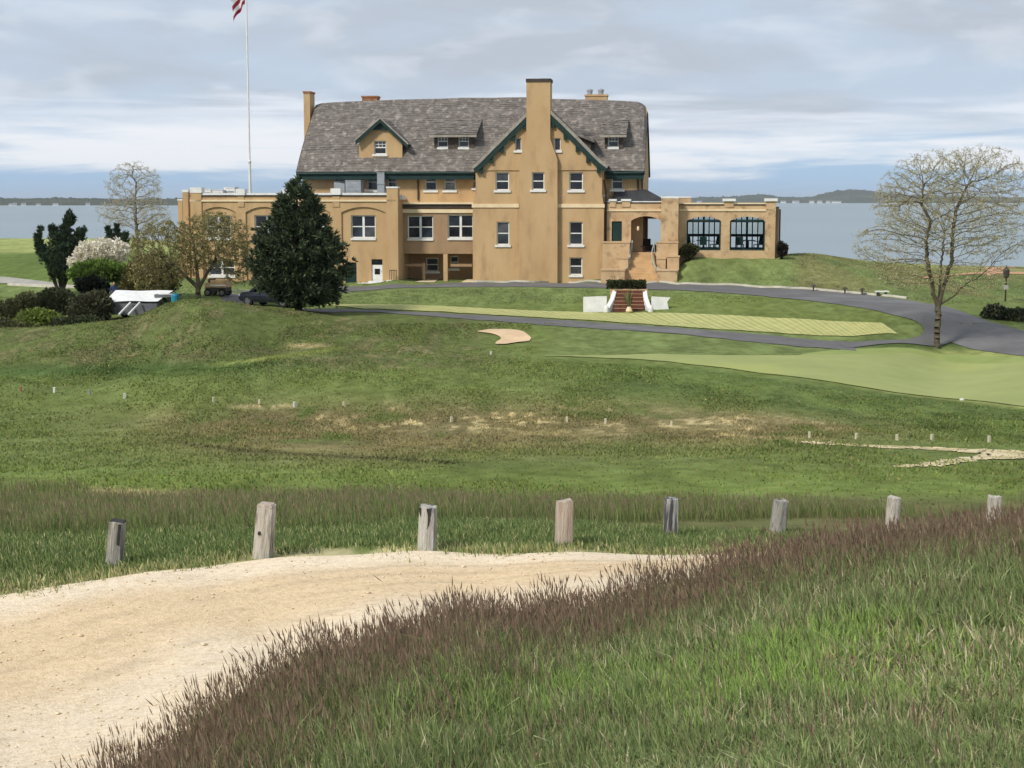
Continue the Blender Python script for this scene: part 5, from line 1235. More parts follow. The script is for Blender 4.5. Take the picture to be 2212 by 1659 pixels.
# brick-stepped planter with white scroll walls on the lawn
p = hit(1357, 673); root = empty('garden_steps', (p.x, p.y, p.z - .05), -TH); tag(root, 'brick garden steps with white scrolled cheek walls and low white side walls', 'garden steps'); S = F / uvd(p.x, p.y, p.z)[2]
X = lambda u: (u - 1357) / S; Z = lambda v: (673 - v) / S + .05
for i in range(6):
    z1 = Z(666 - i * 7.4); o = MB().box(X(1325) + .02, X(1391) - .02, .22 * i, .22 * i + (.24 if i < 5 else .6), -.2, z1 - .03).build('riser', 'brick_brown', root); MB().box(X(1325) + .02, X(1391) - .02, .22 * i - .03, .22 * i + .21, z1 - .028, z1).build('tread', 'stucco_brown_shade', o)
for sg, u_ in ((-1, 1325), (1, 1391)):
    xc = X(u_); mb = MB(); path = [(xc + sg * .0, 1.25, Z(630)), (xc + sg * .02, .9, Z(634)), (xc + sg * .10, .5, Z(645)), (xc + sg * .28, .1, Z(658)), (xc + sg * .42, -.25, Z(668))]
    for a, b in zip(path, path[1:]):
        mb.add([(a[0] - .13, a[1], -.2), (a[0] + .13, a[1], -.2), (a[0] + .13, a[1], a[2]), (a[0] - .13, a[1], a[2]), (b[0] - .13, b[1], -.2), (b[0] + .13, b[1], -.2), (b[0] + .13, b[1], b[2]), (b[0] - .13, b[1], b[2])], [(0, 4, 5, 1), (1, 5, 6, 2), (2, 6, 7, 3), (3, 7, 4, 0), (4, 7, 6, 5), (0, 1, 2, 3)])
    mb.build('scroll_wall', 'white_paint', root)
    MB().lathe([(.15, 0), (.17, .05), (.17, .3), (.12, .42), (.02, .46)], 12, (xc + sg * .44, -.32, 0)).build('newel', 'white_paint', root)
    xa3 = xc + sg * .45; xb3 = X(1259) if sg < 0 else X(1447)
    pl = [(xa3, -.2), (xb3, -.2), (xb3 - sg * (.0 if sg < 0 else .2), Z(652)), (xb3, Z(643)), (xa3, Z(641))]
    MB().prism(pl if area(pl) > 0 else pl[::-1], .25, .5).build('side_wall', 'white_paint', root)
MB().box(X(1315), X(1396), 1.33, 2.1, -.2, Z(627)).build('top_wall', 'stucco_worn', root)
lr = empty('boxwood_hedge', root.location + Vector((0, 1.7, Z(627))), -TH); tag(lr, 'low dark clipped hedge on top of the garden steps', 'hedge'); g = np.random.default_rng(9); n = 3600
hw_ = (1396 - 1313) / 2 / S; q = np.stack([g.uniform(-hw_, hw_, n), g.uniform(-.35, .35, n), g.uniform(0, .52, n)], -1)
tuft_mesh('foliage', q, q * np.array([.6, 1, 1]) + np.array([0, 0, .2]), .11, .09, .7, HG + lp((44, 36, 28)), lr, 'leaf', 1, .4, 3); MB().tube([(-hw_ * .8, 0, .02), (hw_ * .8, 0, .1)], .04, 5).build('stem', 'bark_dark', lr)
pr = empty('potted_plant', root.location + HX * X(1360) + HY * (-.75) + Vector((0, 0, .05)), 0); tag(pr, 'tall thin plant in a pale pot before the brick steps', 'plant')
MB().lathe([(.16, 0), (.22, .1), (.12, .34), (.13, .36)], 12).build('pot', 'cream', pr)
q = np.tile(np.array([[0, 0, .35]]), (26, 1)); dr_ = g.normal(0, 1, (26, 3)) * np.array([.28, .28, .3]) + np.array([-.1, 0, 1.0]); tuft_mesh('leaves', q, dr_, .95, .07, .15, lp((96, 100, 62), (150, 140, 100), (70, 80, 46)), pr, 'leaf', 1, .4, 4)

# furniture in the loggia and porch
def chair(xx, yy, rz, lb):
    root = empty('patio_chair', hw(xx, yy, zLf - .02), rz - TH); tag(root, lb, 'chair', 'green patio chairs in the loggia')
    MB().box(-.28, .28, -.28, .28, .40, .46).build('seat', 'green_paint', root); MB().prismx([(.24, .46), (.30, .46), (.42, 1.05), (.36, 1.05)], -.28, .28).build('backrest', 'green_paint', root)
    for sx in (-.25, .25):
        for sy in (-.25, .25): MB().box(sx - .025, sx + .025, sy - .025, sy + .025, 0, .40).build('leg', 'green_paint', root)
        MB().box(sx - .035, sx + .035, -.28, .3, .66, .70).build('armrest', 'green_paint', root)
for u, yy, rz, lb in ((1492, 2.4, 40, 'green patio chair just inside the first loggia opening'), (1520, 2.0, 180, 'green patio chair with its back to the first loggia opening'), (1545, 2.6, -60, 'green patio chair beside the middle pier of the loggia'), (1600, 2.1, 170, 'green patio chair with its back to the last loggia opening'), (1640, 2.4, -50, 'green patio chair at the right end of the loggia')): chair(hx(u, yy), yy, R(rz), lb)
def ptable(u, yy, lb):
    root = empty('patio_table', hw(hx(u, yy), yy, zLf - .02), -TH); tag(root, lb, 'table', 'round green tables in the loggia'); MB().lathe([(.55, .70), (.56, .74), (.5, .76)], 18).build('table_top', 'green_paint', root); MB().tube([(0, 0, 0), (0, 0, .7)], .05, 8).build('stem', 'green_paint', root); MB().lathe([(.28, 0), (.28, .03), (.05, .06)], 12).build('foot', 'green_paint', root)
ptable(1520, 3.1, 'round green table in the first loggia bay'); ptable(1618, 3.2, 'round green table in the last loggia bay')
root = empty('porch_bench', hw(hx(1400, 2.6), 2.6, zT - .01), R(60) - TH); tag(root, 'dark bench standing inside the entrance arch', 'bench')
MB().box(-.8, .8, -.25, .25, .4, .46).build('seat', 'iron', root); MB().box(-.8, .8, .22, .28, .462, 1.0).build('backrest', 'iron', root)
for sx in (-.7, .7):
    for sy in (-.2, .2): MB().box(sx - .03, sx + .03, sy - .03, sy + .03, 0, .4).build('leg', 'iron', root)
# parked vehicles
mat('car_paint', (.012, .014, .022), None, rough=.25, spec=.6); mat('car_glass', (.01, .012, .015), None, rough=.08, spec=.6); mat('tyre', (.012, .012, .012), None, rough=.9); mat('rim', (.25, .25, .26), None, rough=.35, metal=.8); mat('lamp_glass', (.5, .5, .5), None, rough=.1); mat('tail', (.25, .01, .01), None, rough=.2)
def wheel(parent, x, y, r, w=.22):
    o = MB().prism([(x + r * math.cos(a), r + r * math.sin(a)) for a in np.linspace(0, 2 * math.pi, 21)[:-1]], y - w / 2, y + w / 2).build('wheel', 'tyre', parent); MB().prism([(x + .62 * r * math.cos(a), r + .62 * r * math.sin(a)) for a in np.linspace(0, 2 * math.pi, 13)[:-1]], y - w / 2 - .01, y + w / 2 + .01).build('rim', 'rim', o)
def loft(secs, name, m, parent):
    """body from cross-sections along x: (x, half width bottom, half width top, z bottom, z top)"""
    mb = MB(); n = 12
    for x, wb, wt, z0, z1 in secs:
        h = z1 - z0; prof = [(-wb * .9, z0), (-wb, z0 + .25 * h), (-wb, z0 + .55 * h), (-wt, z1 - .12 * h), (-wt * .9, z1), (-wt * .4, z1 + .01), (wt * .4, z1 + .01), (wt * .9, z1), (wt, z1 - .12 * h), (wb, z0 + .55 * h), (wb, z0 + .25 * h), (wb * .9, z0)]
        mb.v += [(x, a, b) for a, b in prof]
    for i in range(len(secs) - 1):
        for k in range(n): mb.f.append((i * n + k, i * n + (k + 1) % n, (i + 1) * n + (k + 1) % n, (i + 1) * n + k))
    mb.f.append(tuple(range(n))[::-1]); e = (len(secs) - 1) * n; mb.f.append(tuple(e + k for k in range(n)))
    return mb.build(name, m, parent, False)
d = 103.0; p = P(590, 650, d); car = empty('parked_car', (p.x, p.y, h1(p.x, p.y)), R(152)); tag(car, 'dark navy sport utility vehicle parked under the big cedar', 'car')
loft([(-2.3, .80, .78, .45, .95), (-2.2, .9, .86, .35, 1.05), (-1.2, .92, .88, .3, 1.08), (1.0, .92, .88, .3, 1.06), (1.4, .92, .86, .3, 1.0), (2.1, .88, .8, .34, .92), (2.3, .78, .7, .42, .8)], 'body', 'car_paint', car)
loft([(-2.15, .84, .78, 1.0, 1.08), (-1.9, .84, .70, 1.0, 1.66), (-1.2, .84, .70, 1.0, 1.74), (.2, .84, .70, 1.0, 1.72), (.7, .84, .72, 1.0, 1.5), (1.35, .84, .8, .98, 1.05)], 'cabin', 'car_paint', car)
for sy in (-1, 1):
    for a, b in ((-1.8, -1.15), (-1.05, -.2), (-.1, .62)): MB().add([(a, sy * .845, 1.12), (b, sy * .845, 1.12), (b - .12, sy * .755, 1.55), (a + .06, sy * .755, 1.58)], [(0, 1, 2, 3)]).build('side_window', 'car_glass', car)
    for x in (-1.45, 1.45): wheel(car, x, sy * .80, .36)
    MB().box(2.14, 2.26, sy * .66 - .14, sy * .66 + .14, .66, .8).build('headlight', 'lamp_glass', car); MB().box(-2.28, -2.18, sy * .72 - .1, sy * .72 + .1, .75, 1.0).build('tail_light', 'tail', car)
    MB().box(.75, .95, sy * .93 - .1, sy * .93 + .1, 1.08, 1.22).build('mirror', 'car_paint', car)
MB().add([(.72, -.68, 1.5), (.72, .68, 1.5), (1.34, .76, 1.09), (1.34, -.76, 1.09)], [(0, 1, 2, 3)]).build('windscreen', 'car_glass', car)
mat('cart_tan', srgb(196, 170, 130), srgb(170, 140, 104), 3, .8)
d = 108.0; p = P(472, 640, d); cart = empty('utility_cart', (p.x, p.y, h1(p.x, p.y)), R(170)); tag(cart, 'tan utility cart with white stripe half hidden by the olive tree', 'utility cart')
MB().box(-.75, .75, -.6, .6, .36, .62).build('chassis', 'iron', cart); mb = MB(); mb.box(-.8, .35, -.62, .62, .622, .68); mb.box(-.8, -.74, -.62, .62, .68, 1.15); mb.box(-.74, .35, -.62, -.57, .68, 1.15); mb.box(-.74, .35, .57, .62, .68, 1.15); mb.build('cargo_bed', 'cart_tan', cart)
MB().box(-.81, .36, .621, .64, .72, .82).build('stripe', 'white_paint', cart); MB().box(-.81, .36, -.64, -.621, .72, .82).build('stripe', 'white_paint', cart); MB().box(.4, .8, -.55, .55, .62, .95).build('cowl', 'cart_tan', cart); MB().box(.37, .55, -.5, .5, .951, 1.2).build('seat', 'iron', cart)
for sx in (-.5, .55):
    for sy in (-.58, .58): wheel(cart, sx, sy, .26, .2)
# white covered trailer with loading ramps
mat('tarp', (.82, .82, .80), (.70, .70, .68), 2.5, .5, .3, 5)
d = 98.5; S3 = F / d; p = P(300, 655, d); tz = h1(p.x, p.y); tr = empty('covered_trailer', (p.x, p.y, tz), 0); tag(tr, 'trailer under a sloping white cover with two white loading ramps', 'trailer')
X3 = lambda u: (u - 300) / S3; Z3 = lambda v: EYE + (HOR - v) / F * d - tz
mat('trailer_grey', (.16, .16, .17), (.11, .11, .12), 3, .7)
mb = MB(); nx, ny = 16, 10
for j in range(ny + 1):
    for i in range(nx + 1):
        s, t = i / nx, j / ny; u = (233 + 115 * s) * (1 - t) + (241 + 126 * s) * t - 8 * (1 - t) * s * 0; vv = 647 * (1 - t) + 628 * t + .7 * math.sin(s * 9 + t * 4); mb.v.append((X3(u), -.9 + 2.0 * t, Z3(vv) + (.0)))
for j in range(ny):
    for i in range(nx): a = j * (nx + 1) + i; mb.f.append((a, a + 1, a + nx + 2, a + nx + 1))
mb.build('cover', 'tarp', tr, True)
MB().box(X3(236), X3(345), -.85, 1.0, .3, Z3(652)).build('box', 'trailer_grey', tr); MB().box(X3(336), X3(384), -.3, 1.2, Z3(640), Z3(634)).build('deck_rail', 'trailer_grey', tr)
MB().box(X3(345), X3(380), -.32, -.28, Z3(634) + .002, Z3(634) + .05).build('top_rail', 'white_paint', tr)
for u in (238, 246): MB().box(X3(u) - .04, X3(u) + .04, -1.0, -.92, 0, Z3(640)).build('leg', 'metal_grey', tr)
for u in (276, 296): MB().tube([(X3(u + 14), -1.0, Z3(650)), (X3(u), -2.3, max(.05, Z3(672)))], .07, 6).build('ramp', 'white_paint', tr)
for u in (262, 322): wheel(tr, X3(u), .9, .30)
mat('teal', (.02, .22, .32), None, rough=.4)
p = P(378, 645, 97.6); bk = empty('teal_bucket', (p.x, p.y, h1(p.x, p.y))); tag(bk, 'bright teal barrel at the right end of the trailer', 'barrel'); zz = EYE + (HOR - 634) / F * 97.6 - bk.location.z; MB().lathe([(.20, 0), (.24, .1), (.24, zz * .9), (.2, zz)], 14).build('drum', 'teal', bk); MB().lathe([(.19, zz), (.19, zz + .04), (.05, zz + .06)], 14).build('lid', 'teal', bk)
# person in dark blue standing behind the trailer
mat('cloth_navy', (.035, .05, .12), (.05, .065, .14), 5, .9); mat('skin', (.45, .26, .19), None, rough=.6); mat('hair', (.03, .02, .015), None, rough=.8)
d = 104.7; p = P(247, 640, d); pg = Vector((p.x, p.y, h1(p.x, p.y)))
def person(loc, label, rz, hgt_=1.76):
    root = empty('person', loc, rz); tag(root, label, 'person')
    J = {'pel': (0, 0, .95, .15, .12), 'chest': (0, .02, 1.28, .18, .125), 'neck': (0, .0, 1.47, .065, .065), 'head': (0, -.02, 1.60, .085, .10), 'crown': (0, -.02, 1.70, .06, .07)}
    me = bpy.data.meshes.new('body'); vs_ = []; es = []; rad = []
    def add(p, r, par=None):
        vs_.append(p); rad.append(r)
        if par is not None: es.append((par, len(vs_) - 1))
        return len(vs_) - 1
    a = add((0, 0, .95), (.15, .12)); b = add((0, .01, 1.15), (.15, .11), a); c = add((0, .01, 1.38), (.17, .11), b); n_ = add((0, 0, 1.49), (.06, .06), c); h = add((0, -.01, 1.58), (.085, .10), n_); add((0, -.01, 1.69), (.075, .085), h)
    for s in (-1, 1):
        hp_ = add((s * .10, 0, .88), (.095, .095), a); k = add((s * .11, -.03, .48), (.065, .065), hp_); f_ = add((s * .115, .0, .09), (.045, .045), k); add((s * .12, -.14, .04), (.045, .035), f_)
        sh = add((s * .20, .01, 1.40), (.065, .065), c); e = add((s * .25, -.02, 1.12), (.045, .045), sh); w = add((s * .20, -.18, .96), (.033, .033), e); add((s * .17, -.26, .93), (.04, .025), w)
    me.from_pydata(vs_, es, []); o = bpy.data.objects.new('body', me); col.objects.link(o); o.parent = root
    md = o.modifiers.new('Skin', 'SKIN'); sv = me.skin_vertices[0].data
    for i, r in enumerate(rad): sv[i].radius = r
    sv[0].use_root = True
    o.modifiers.new('Sub', 'SUBSURF').levels = 1; me.materials.append(MATS['cloth_navy'])
    MB().lathe([(.03, 1.49), (.075, 1.53), (.092, 1.60), (.085, 1.68), (.04, 1.73)], 12, (0, -.03, 0)).build('face', 'skin', root, True); MB().lathe([(.098, 1.63), (.096, 1.69), (.05, 1.75), (.01, 1.76)], 12, (0, .0, 0)).build('hair', 'hair', root, True)
    for s in (-1, 1): MB().lathe([(.03, -.06), (.036, -.02), (.02, .06)], 8, (s * .165, -.29, .95)).build('hand', 'skin', root, True)
person(pg, 'person in dark blue standing behind the white trailer', R(20))
# houses on the far shore
mat('far_white', (.72, .72, .70), (.6, .6, .58), .02, .8); mat('far_roof', (.16, .16, .17), (.22, .21, .2), .02, .9)
fh = [(1688, 7650, 26, 13), (1715, 7650, 32, 15), (1749, 7650, 24, 14), (1766, 7650, 24, 14), (1784, 7650, 20, 14), (1802, 7650, 46, 12), (32, 4660, 12, 7), (40, 4660, 10, 9), (58, 4660, 14, 8), (90, 4660, 12, 7), (127, 4660, 16, 8), (196, 4660, 12, 9), (1508, 7650, 22, 12)]
fl = ['leftmost white house on the far shore right of the loggia', 'second white house on the far shore right of the loggia', 'third far-shore house right of the loggia', 'fourth far-shore house right of the loggia', 'fifth far-shore house right of the loggia', 'longest white building on the far shore left of the budding tree', 'tiny white house nearest the left picture edge across the water', 'second tiny house from the left edge across the water', 'third tiny house from the left edge across the water', 'fourth tiny house across the water on the left', 'tiny white house across the water above the juniper', 'tiny white house across the water left of the leafless tree', 'far-shore house above the loggia parapet']
for (u, d, w, h), lb in zip(fh, fl):
    x = (u - CX) / F * d; root = empty('far_house', (x, d, .3), random.uniform(-.3, .3)); tag(root, lb, 'house', 'houses on the far shore')
    MB().box(-w / 2, w / 2, -6, 6, -3, h * .6).build('wall', 'far_white', root); MB().prismx([(-7, h * .6), (7, h * .6), (0, h)], -w / 2 - .6, w / 2 + .6).build('roof', 'far_roof', root)
    for k in (-.3, 0, .3): MB().box(k * w - .8, k * w + .8, -6.1, -6.02, h * .2, h * .42).build('window', 'glass', root)

# ================================================================ grass
mat('grass_mat', None, None, attr='Col', rough=.75, trans=.3, spec=.15)
def blades(name, x, y, h, w, colr, lean=0.25, seed=0, wind=(-.18, .0), tipcol=None, head=None, off=0.0):
    """one tapered, bent blade per point (five vertices); head: share of blades with a seed head"""
    g = np.random.default_rng(seed); n = len(x); z = hgt(x, y) - .02 + off; a = g.uniform(0, 2 * math.pi, n)
    s = np.stack([np.cos(a), np.sin(a), np.zeros(n)], -1) * (w * g.uniform(.7, 1.3, n))[:, None] / 2
    b = g.uniform(0, 2 * math.pi, n); ll = np.abs(g.normal(0, 1, n) * lean); le = np.stack([np.cos(b) * ll + wind[0], np.sin(b) * ll + wind[1], np.zeros(n)], -1) * h[:, None]
    P0 = np.stack([x, y, z], -1); up = np.array([0, 0, 1.0]) * h[:, None]
    m1 = P0 + up * .55 + le * .35; tp = P0 + up * (1 - .25 * ll[:, None] ** 2) + le
    V = np.stack([P0 - s, P0 + s, m1 + s * .8, m1 - s * .8, tp], 1).reshape(-1, 3)
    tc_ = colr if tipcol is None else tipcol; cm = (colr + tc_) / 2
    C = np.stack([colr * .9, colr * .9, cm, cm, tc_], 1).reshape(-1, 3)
    i = np.arange(n)[:, None] * 5; q = (i + np.array([0, 1, 2, 3])); t = (i + np.array([3, 2, 4]))
    loops = np.concatenate([q, t], 1).ravel(); tot = np.tile([4, 3], n); st_ = np.concatenate([[0], np.cumsum(tot)[:-1]])
    o = link(name, fast_mesh(name, V, loops, st_, tot, C), 'grass_mat'); o['kind'] = 'stuff'
    return o, tp, le
def heads(name, tp, le, hl, hw_, colr, seed, parent=None):
    """seed heads: slim diamond spikes on the blade tips"""
    g = np.random.default_rng(seed); n = len(tp); d = unit(le * .6 + np.array([0, 0, .22])); s = unit(np.cross(d, np.array([0, 1.0, 0]) + g.normal(0, .3, (n, 3)))) * (hw_ * g.uniform(.6, 1.3, n))[:, None]; L1 = (hl * g.uniform(.6, 1.3, n))[:, None]
    V = np.stack([tp - d * L1 * .45, tp - d * L1 * .1 + s, tp + d * L1 * .55, tp - d * L1 * .1 - s], 1).reshape(-1, 3)
    o = link(name, quads_mesh(name, V, np.arange(n * 4).reshape(-1, 4), np.repeat(colr, 4, 0)), 'grass_mat'); o['kind'] = 'stuff'; return o
def scatter(n, u0, u1, d0, d1, seed, power=1.0):
    """even over the ground (more than enough points, thinned by the caller)"""
    g = np.random.default_rng(seed); d = np.sqrt(g.uniform(d0 ** 2, d1 ** 2, n)) if power == 1 else g.uniform(d0, d1, n); u = g.uniform(u0, u1, n); x = (u - CX) / F * d; y = d * 1.0
    return x, y, u, d, g
def pick(g, n, pal, f=.2):
    pal = np.array(pal); k = g.integers(0, len(pal), n); return pal[k] * g.uniform(1 - f, 1 + f, n)[:, None]
EU = np.array([-400, 0, 130, 400, 700, 1000, 1250, 1450, 1700, 2212, 2700]); ED = np.array([6.0, 7.0, 7.9, 9.2, 10.4, 11.35, 12.15, 12.6, 13.3, 13.9, 14.2])
# tall grass of the foreground bank
x, y, u, d, g = scatter(420000, -350, 2600, 3.4, 14.2, 1, 2)
edge = np.interp(u, EU, ED) + (fbm(x * 1.3, y * 1.3, 77, 3) - .5) * .9; keep = d < edge; x, y, u, d, edge = x[keep], y[keep], u[keep], d[keep], edge[keep]
inn = edge - d; n = len(x); N1 = fbm(x * .55, y * .55, 5, 3); N2 = fbm(x * 1.9, y * 1.9, 15, 3)
br = np.clip(sstep(-3.6, 0, -inn) * .95 + .25 * (N1 - .5) + .15 * sstep(-900, -200, -u), 0, 1) * sstep(.1, .5, N2 + .25)      # share of brown fescue: along the crest
ripe = g.uniform(0, 1, n) < br * .30 + .006
bare = sstep(.55, .66, fbm(x * .8, y * .8, 91, 3)) * sstep(1.5, 4, inn); ok = g.uniform(0, 1, n) > bare * .75
x, y, u, d, inn, N1, N2, br, ripe, bare = [q[ok] for q in (x, y, u, d, inn, N1, N2, br, ripe, bare)]; n = len(x)
h = np.where(ripe, g.uniform(.20, .36, n), g.uniform(.10, .23, n)) * (.75 + .5 * N1) * (1 - .42 * sstep(2.5, 7, inn)) * (.62 + .78 * fbm(x * 3.2, y * 3.2, 29, 2))
GP = lp((130, 146, 92), (118, 136, 84), (144, 158, 102), (112, 126, 82), (138, 142, 98)); GB = lp((148, 176, 88), (136, 164, 82), (160, 182, 104)); BP = lp((142, 124, 98), (130, 114, 90), (152, 136, 108), (118, 108, 82)); SP = lp((190, 180, 142), (206, 196, 164), (170, 154, 120))
cb = pick(g, n, GP); lush = sstep(.44, .60, fbm(x * .45 + 9, y * .45, 55, 3)) * sstep(1.5, 4.5, inn)
k = g.uniform(0, 1, n) < lush * .7; cb[k] = pick(g, k.sum(), GB); k = g.uniform(0, 1, n) < .05 + .3 * bare; cb[k] = pick(g, k.sum(), SP); cb[ripe] = pick(g, ripe.sum(), lp((138, 136, 96), (146, 136, 104), (126, 130, 88), (134, 122, 96)))
big = (g.uniform(0, 1, n) < .009) & (inn > 1); h = np.where(big, h * 1.5, h); cb[big] = pick(g, big.sum(), lp((160, 170, 116), (144, 162, 96), (178, 180, 136)))
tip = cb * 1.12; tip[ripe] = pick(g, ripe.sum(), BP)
o, tp, le = blades('tall_grass', x, y, h, np.where(ripe, .0055, .0085) * (.7 + d / 14), cb, np.where(big, .75, .36), 3, (-.12, 0), tip); tag(o, 'tall green and brown grass on the foreground bank', 'grass')
k = ripe & (g.uniform(0, 1, n) < .8); o = heads('seed_heads', tp[k], le[k], .085, .0032 * (.6 + d[k] / 14), pick(g, k.sum(), lp((136, 112, 94), (122, 100, 86), (148, 126, 106), (110, 94, 78))), 4); tag(o, 'purple-brown seed heads above the foreground grass', 'grass')
# short matted undergrowth below it
x, y, u, d, g = scatter(170000, -350, 2600, 3.4, 14.2, 12, 2); edge = np.interp(u, EU, ED); k = d < edge + .1; x, y, u, d, edge = x[k], y[k], u[k], d[k], edge[k]; n = len(x)
cl = fbm(x * 2.2, y * 2.2, 44, 3); c = pick(g, n, GP) * (.8 + .5 * cl)[:, None]; k = g.uniform(0, 1, n) < .25 * sstep(-3.5, 0, -(edge - d)); c[k] = pick(g, k.sum(), BP); k = g.uniform(0, 1, n) < .10; c[k] = pick(g, k.sum(), SP)
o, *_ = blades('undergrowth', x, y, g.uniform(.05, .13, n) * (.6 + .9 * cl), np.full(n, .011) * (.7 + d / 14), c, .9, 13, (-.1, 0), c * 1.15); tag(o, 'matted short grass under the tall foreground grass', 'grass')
# dry litter in the thin places of the bank
x, y, u, d, g = scatter(110000, 600, 2600, 3.4, 11, 21, 2); edge = np.interp(u, EU, ED); k = (edge - d > 1) & (g.uniform(0, 1, len(x)) < sstep(.53, .64, fbm(x * .8, y * .8, 91, 3))); x, y = x[k], y[k]; n = len(x)
o, *_ = blades('dry_litter', x, y, g.uniform(.04, .10, n), np.full(n, .008), pick(g, n, lp((176, 156, 118), (150, 128, 96), (196, 180, 146), (128, 104, 80))), 1.1, 22, (0, 0)); tag(o, 'dry straw litter between the foreground grass', 'litter')
# verge beyond the track: short green grass, thinning into the gravel
x, y, u, d, g = scatter(150000, -300, 2500, 13.6, 20, 31)
rf = np.interp(u, RFU, RFD); q = d - rf
k = g.uniform(0, 1, len(x)) < sstep(-.35, .55, q + (fbm(x * 1.1, y * 1.1, 61, 3) - .5) * 1.9); x, y, u, d, q = x[k], y[k], u[k], d[k], q[k]; n = len(x); ps = fbm(x * .8, y * .8, 62, 3)
c = pick(g, n, lp((116, 134, 80), (104, 122, 74), (130, 144, 88), (98, 114, 70))); k = g.uniform(0, 1, n) < .12 + .35 * (q < .5); c[k] = pick(g, k.sum(), lp((196, 188, 140), (166, 164, 110)))
o, *_ = blades('verge_grass', x, y, g.uniform(.05, .13, n) * (.7 + .6 * ps), np.full(n, .014), c, .4, 32, (-.1, 0), c * 1.15); tag(o, 'short green grass between the posts and the track', 'grass')
# brown fescue belt behind the posts
x, y, u, d, g = scatter(130000, -400, 2600, 17.6, 30, 41); lo_ = np.interp(u, [-400, 0, 560, 1100, 1450, 2600], [18.4, 17.9, 18.4, 19.2, 21.0, 22.5]) + 1.6 * (fbm(x * .18, y * 0, 68, 2) - .5); w = sstep(0, 1.2, d - lo_ + (fbm(x * .5, y * .5, 63, 3) - .5) * 2) * (1 - sstep(24, 29, d + (fbm(x * .22, y * .22, 64, 3) - .5) * 9 + 3 * sstep(1100, 1800, u)))
w = w * (.25 + .75 * sstep(.35, .55, fbm(x * .4, y * .4, 65, 3))); straw = (u > 180) & (u < 480) & (d > 27); k = (g.uniform(0, 1, len(x)) < w) & ~straw; x, y, u, d = x[k], y[k], u[k], d[k]; n = len(x)
c = pick(g, n, lp((122, 126, 80), (112, 120, 72), (128, 124, 86))); gk = g.uniform(0, 1, n) < .5; c[gk] = pick(g, gk.sum(), lp((120, 136, 78), (108, 124, 72))); t = pick(g, n, lp((146, 134, 102), (134, 122, 94), (156, 146, 112), (138, 140, 96))); t[gk] = c[gk] * 1.1
o, tp, le = blades('fescue_belt', x, y, g.uniform(.16, .32, n), np.full(n, .012), c, .25, 42, (-.12, 0), t); tag(o, 'belt of brown fescue behind the row of posts', 'grass')
k = (g.uniform(0, 1, n) < .22) & ~gk; o = heads('fescue_heads', tp[k], le[k], .09, .006, pick(g, k.sum(), lp((140, 122, 100), (126, 110, 90), (152, 136, 112))), 43); tag(o, 'brown seed heads of the fescue belt', 'grass')
# rough tufts over the hollow and the left slopes
x, y, u, d, g = scatter(300000, -500, 2700, 24, 94, 51); z = hgt(x, y); cg = ground_colour(x, y, z) / GAIN; v = HOR + (EYE - z) / y * F
en = np.interp(u, [1150, 1500, 1800, 2212, 2700], [772, 795, 836, 886, 930]); ex = ((u > 1150) & (v < en + 3) & (v > 700)) | ((np.abs(u - 1095) < 62) & (np.abs(v - 730) < 19)) | ((u > 1720) & (v > 948) & (v < 1014) & (u > 1720 + (v - 955) * 3.2 * 0)) & (v > 950) & ((v < 996) | (u > 1900)) & (g.uniform(0, 1, len(x)) < .3) | ((v < 698) & (u > 690)) | (v < 674) & (u > 620)
x, y, u, d, z, cg, v = [q[~ex] for q in (x, y, u, d, z, cg, v)]; n = len(x); pat = fbm(x * .35, y * .2, 71, 4)
k = g.uniform(0, 1, n) < .35 + .65 * sstep(.38, .58, pat); x, y, u, d, cg, v, pat = [q[k] for q in (x, y, u, d, cg, v, pat)]; n = len(x)
c = cg * g.uniform(.80, 1.22, n)[:, None] * (.70 + .62 * fbm(x * .8, y * .8, 73, 3))[:, None]; k = g.uniform(0, 1, n) < .06; c[k] = pick(g, k.sum(), lp((150, 144, 92), (132, 118, 84)))
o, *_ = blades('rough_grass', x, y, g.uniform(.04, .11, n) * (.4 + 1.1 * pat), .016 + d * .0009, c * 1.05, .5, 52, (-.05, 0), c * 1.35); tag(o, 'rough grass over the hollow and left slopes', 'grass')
# lawn grass near the clubhouse, short and dense enough to break the smooth sheets
x, y, u, d, g = scatter(90000, -300, 2500, 98, 128, 81); z = hgt(x, y); v = HOR + (EYE - z) / y * F; lx = (x - HO.x) * HX.x + (y - HO.y) * HX.y; ly = (x - HO.x) * HY.x + (y - HO.y) * HY.y
ud = [np.interp(u, [480, 700, 860, 1000, 1200, 1400, 1600, 1750, 1900, 2000, 2100, 2212, 2500], q) for q in ([634, 620, 613, 609, 609, 610, 616, 624, 639, 653, 679, 713, 800], [655, 640, 626, 622, 622, 627, 638, 652, 680, 712, 760, 780, 900])]
ex = ((u > 470) & (v > ud[0] - 2) & (v < ud[1] + 1)) | ((ly > -1.6) & (lx > -27) & (lx < 21) & (ly < 16)) | ((u > 690) & (v > 655)) | ((lx > 6.5) & (lx < 14.5) & (ly > -6) & (ly < 1)) | ((u < 210) & (v > 594) & (v < 626)) | ((u > 880) & (u < 1040) & (v > 598) & (v < 613))
x, y, d = x[~ex], y[~ex], d[~ex]; z = z[~ex]; n = len(x); c = ground_colour(x, y, z) / GAIN * g.uniform(.8, 1.28, n)[:, None]
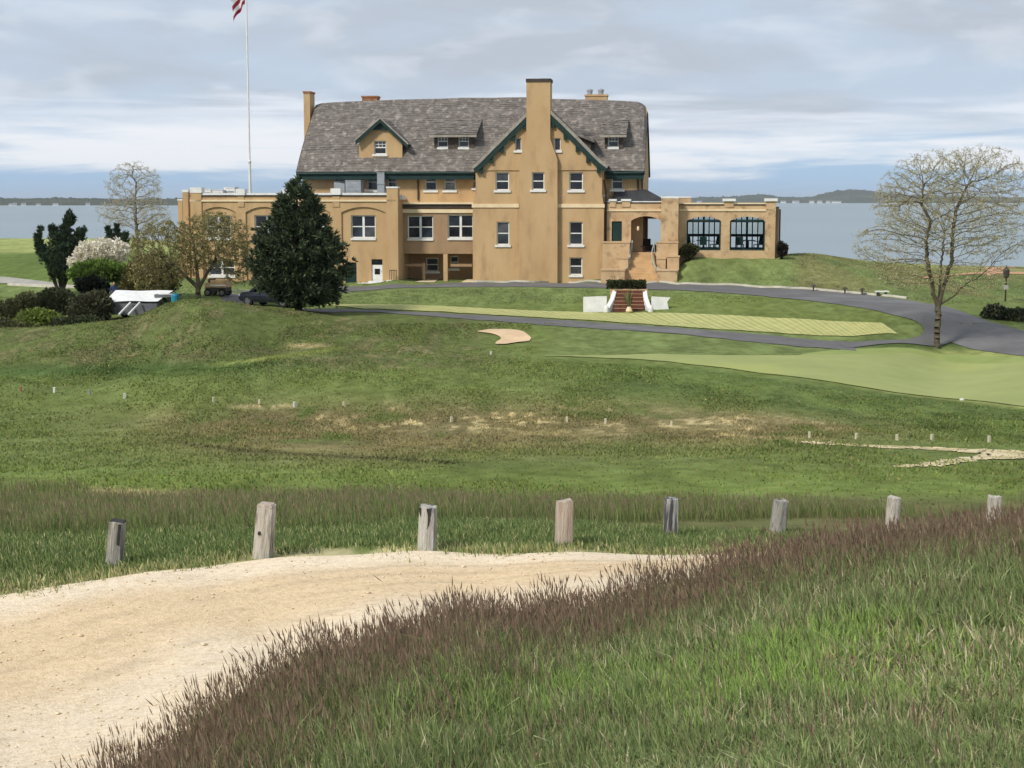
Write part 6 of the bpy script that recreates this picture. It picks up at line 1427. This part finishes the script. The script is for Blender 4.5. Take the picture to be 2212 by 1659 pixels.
o, *_ = blades('lawn_grass', x, y, g.uniform(.03, .09, n), np.full(n, .10), c * 1.0, .5, 82, (0, 0), c * 1.25); tag(o, 'short lawn grass round the clubhouse', 'grass')
# loose stones on the track
x, y, u, d, g = scatter(1500, -200, 1700, 8, 17, 91, 2); rf = np.interp(u, RFU, RFD); k = (d < rf) & (d > np.interp(u, EU, ED)); x, y = x[k], y[k]; n = len(x); z = hgt(x, y) + .024
ico = np.array([(1, 0, 0), (-1, 0, 0), (0, 1, 0), (0, -1, 0), (0, 0, 1), (0, 0, -1.0)]); fc = np.array([(0, 2, 4), (2, 1, 4), (1, 3, 4), (3, 0, 4), (2, 0, 5), (1, 2, 5), (3, 1, 5), (0, 3, 5)])
sz = g.uniform(.005, .018, n) * np.where(g.uniform(0, 1, n) < .03, 2.0, 1); V = (ico[None] * g.uniform(.6, 1.3, (n, 6, 1)) * sz[:, None, None] * np.array([1.2, 1, .6]) + np.stack([x, y, z + sz * .2], -1)[:, None]).reshape(-1, 3); fcs = (np.arange(n)[:, None, None] * 6 + fc[None]).reshape(-1, 3)
me = fast_mesh('loose_stones', V, fcs.ravel(), np.arange(len(fcs)) * 3, np.full(len(fcs), 3)); mat('stone', srgb(230, 214, 186), srgb(206, 188, 156), 9, .9); o = link('loose_stones', me, 'stone'); o['kind'] = 'stuff'; tag(o, 'loose pebbles scattered on the gravel track', 'pebbles')

# ================================================================ air
hm = bpy.data.materials.new('haze_air'); hm.use_nodes = True; t_ = hm.node_tree; t_.nodes.clear(); ho = t_.nodes.new('ShaderNodeOutputMaterial'); pv = t_.nodes.new('ShaderNodeVolumePrincipled'); t_.links.new(pv.outputs[0], ho.inputs['Volume'])
pv.inputs['Color'].default_value = (.80, .89, 1.0, 1); pv.inputs['Density'].default_value = 4.5e-5; pv.inputs['Anisotropy'].default_value = 0.0; MATS['haze_air'] = hm
hz_ = MB().box(-14000, 14000, -60, 30500, -6, 140).build('haze', 'haze_air'); hz_['kind'] = 'stuff'; hz_['label'] = 'thin pale haze over the water'
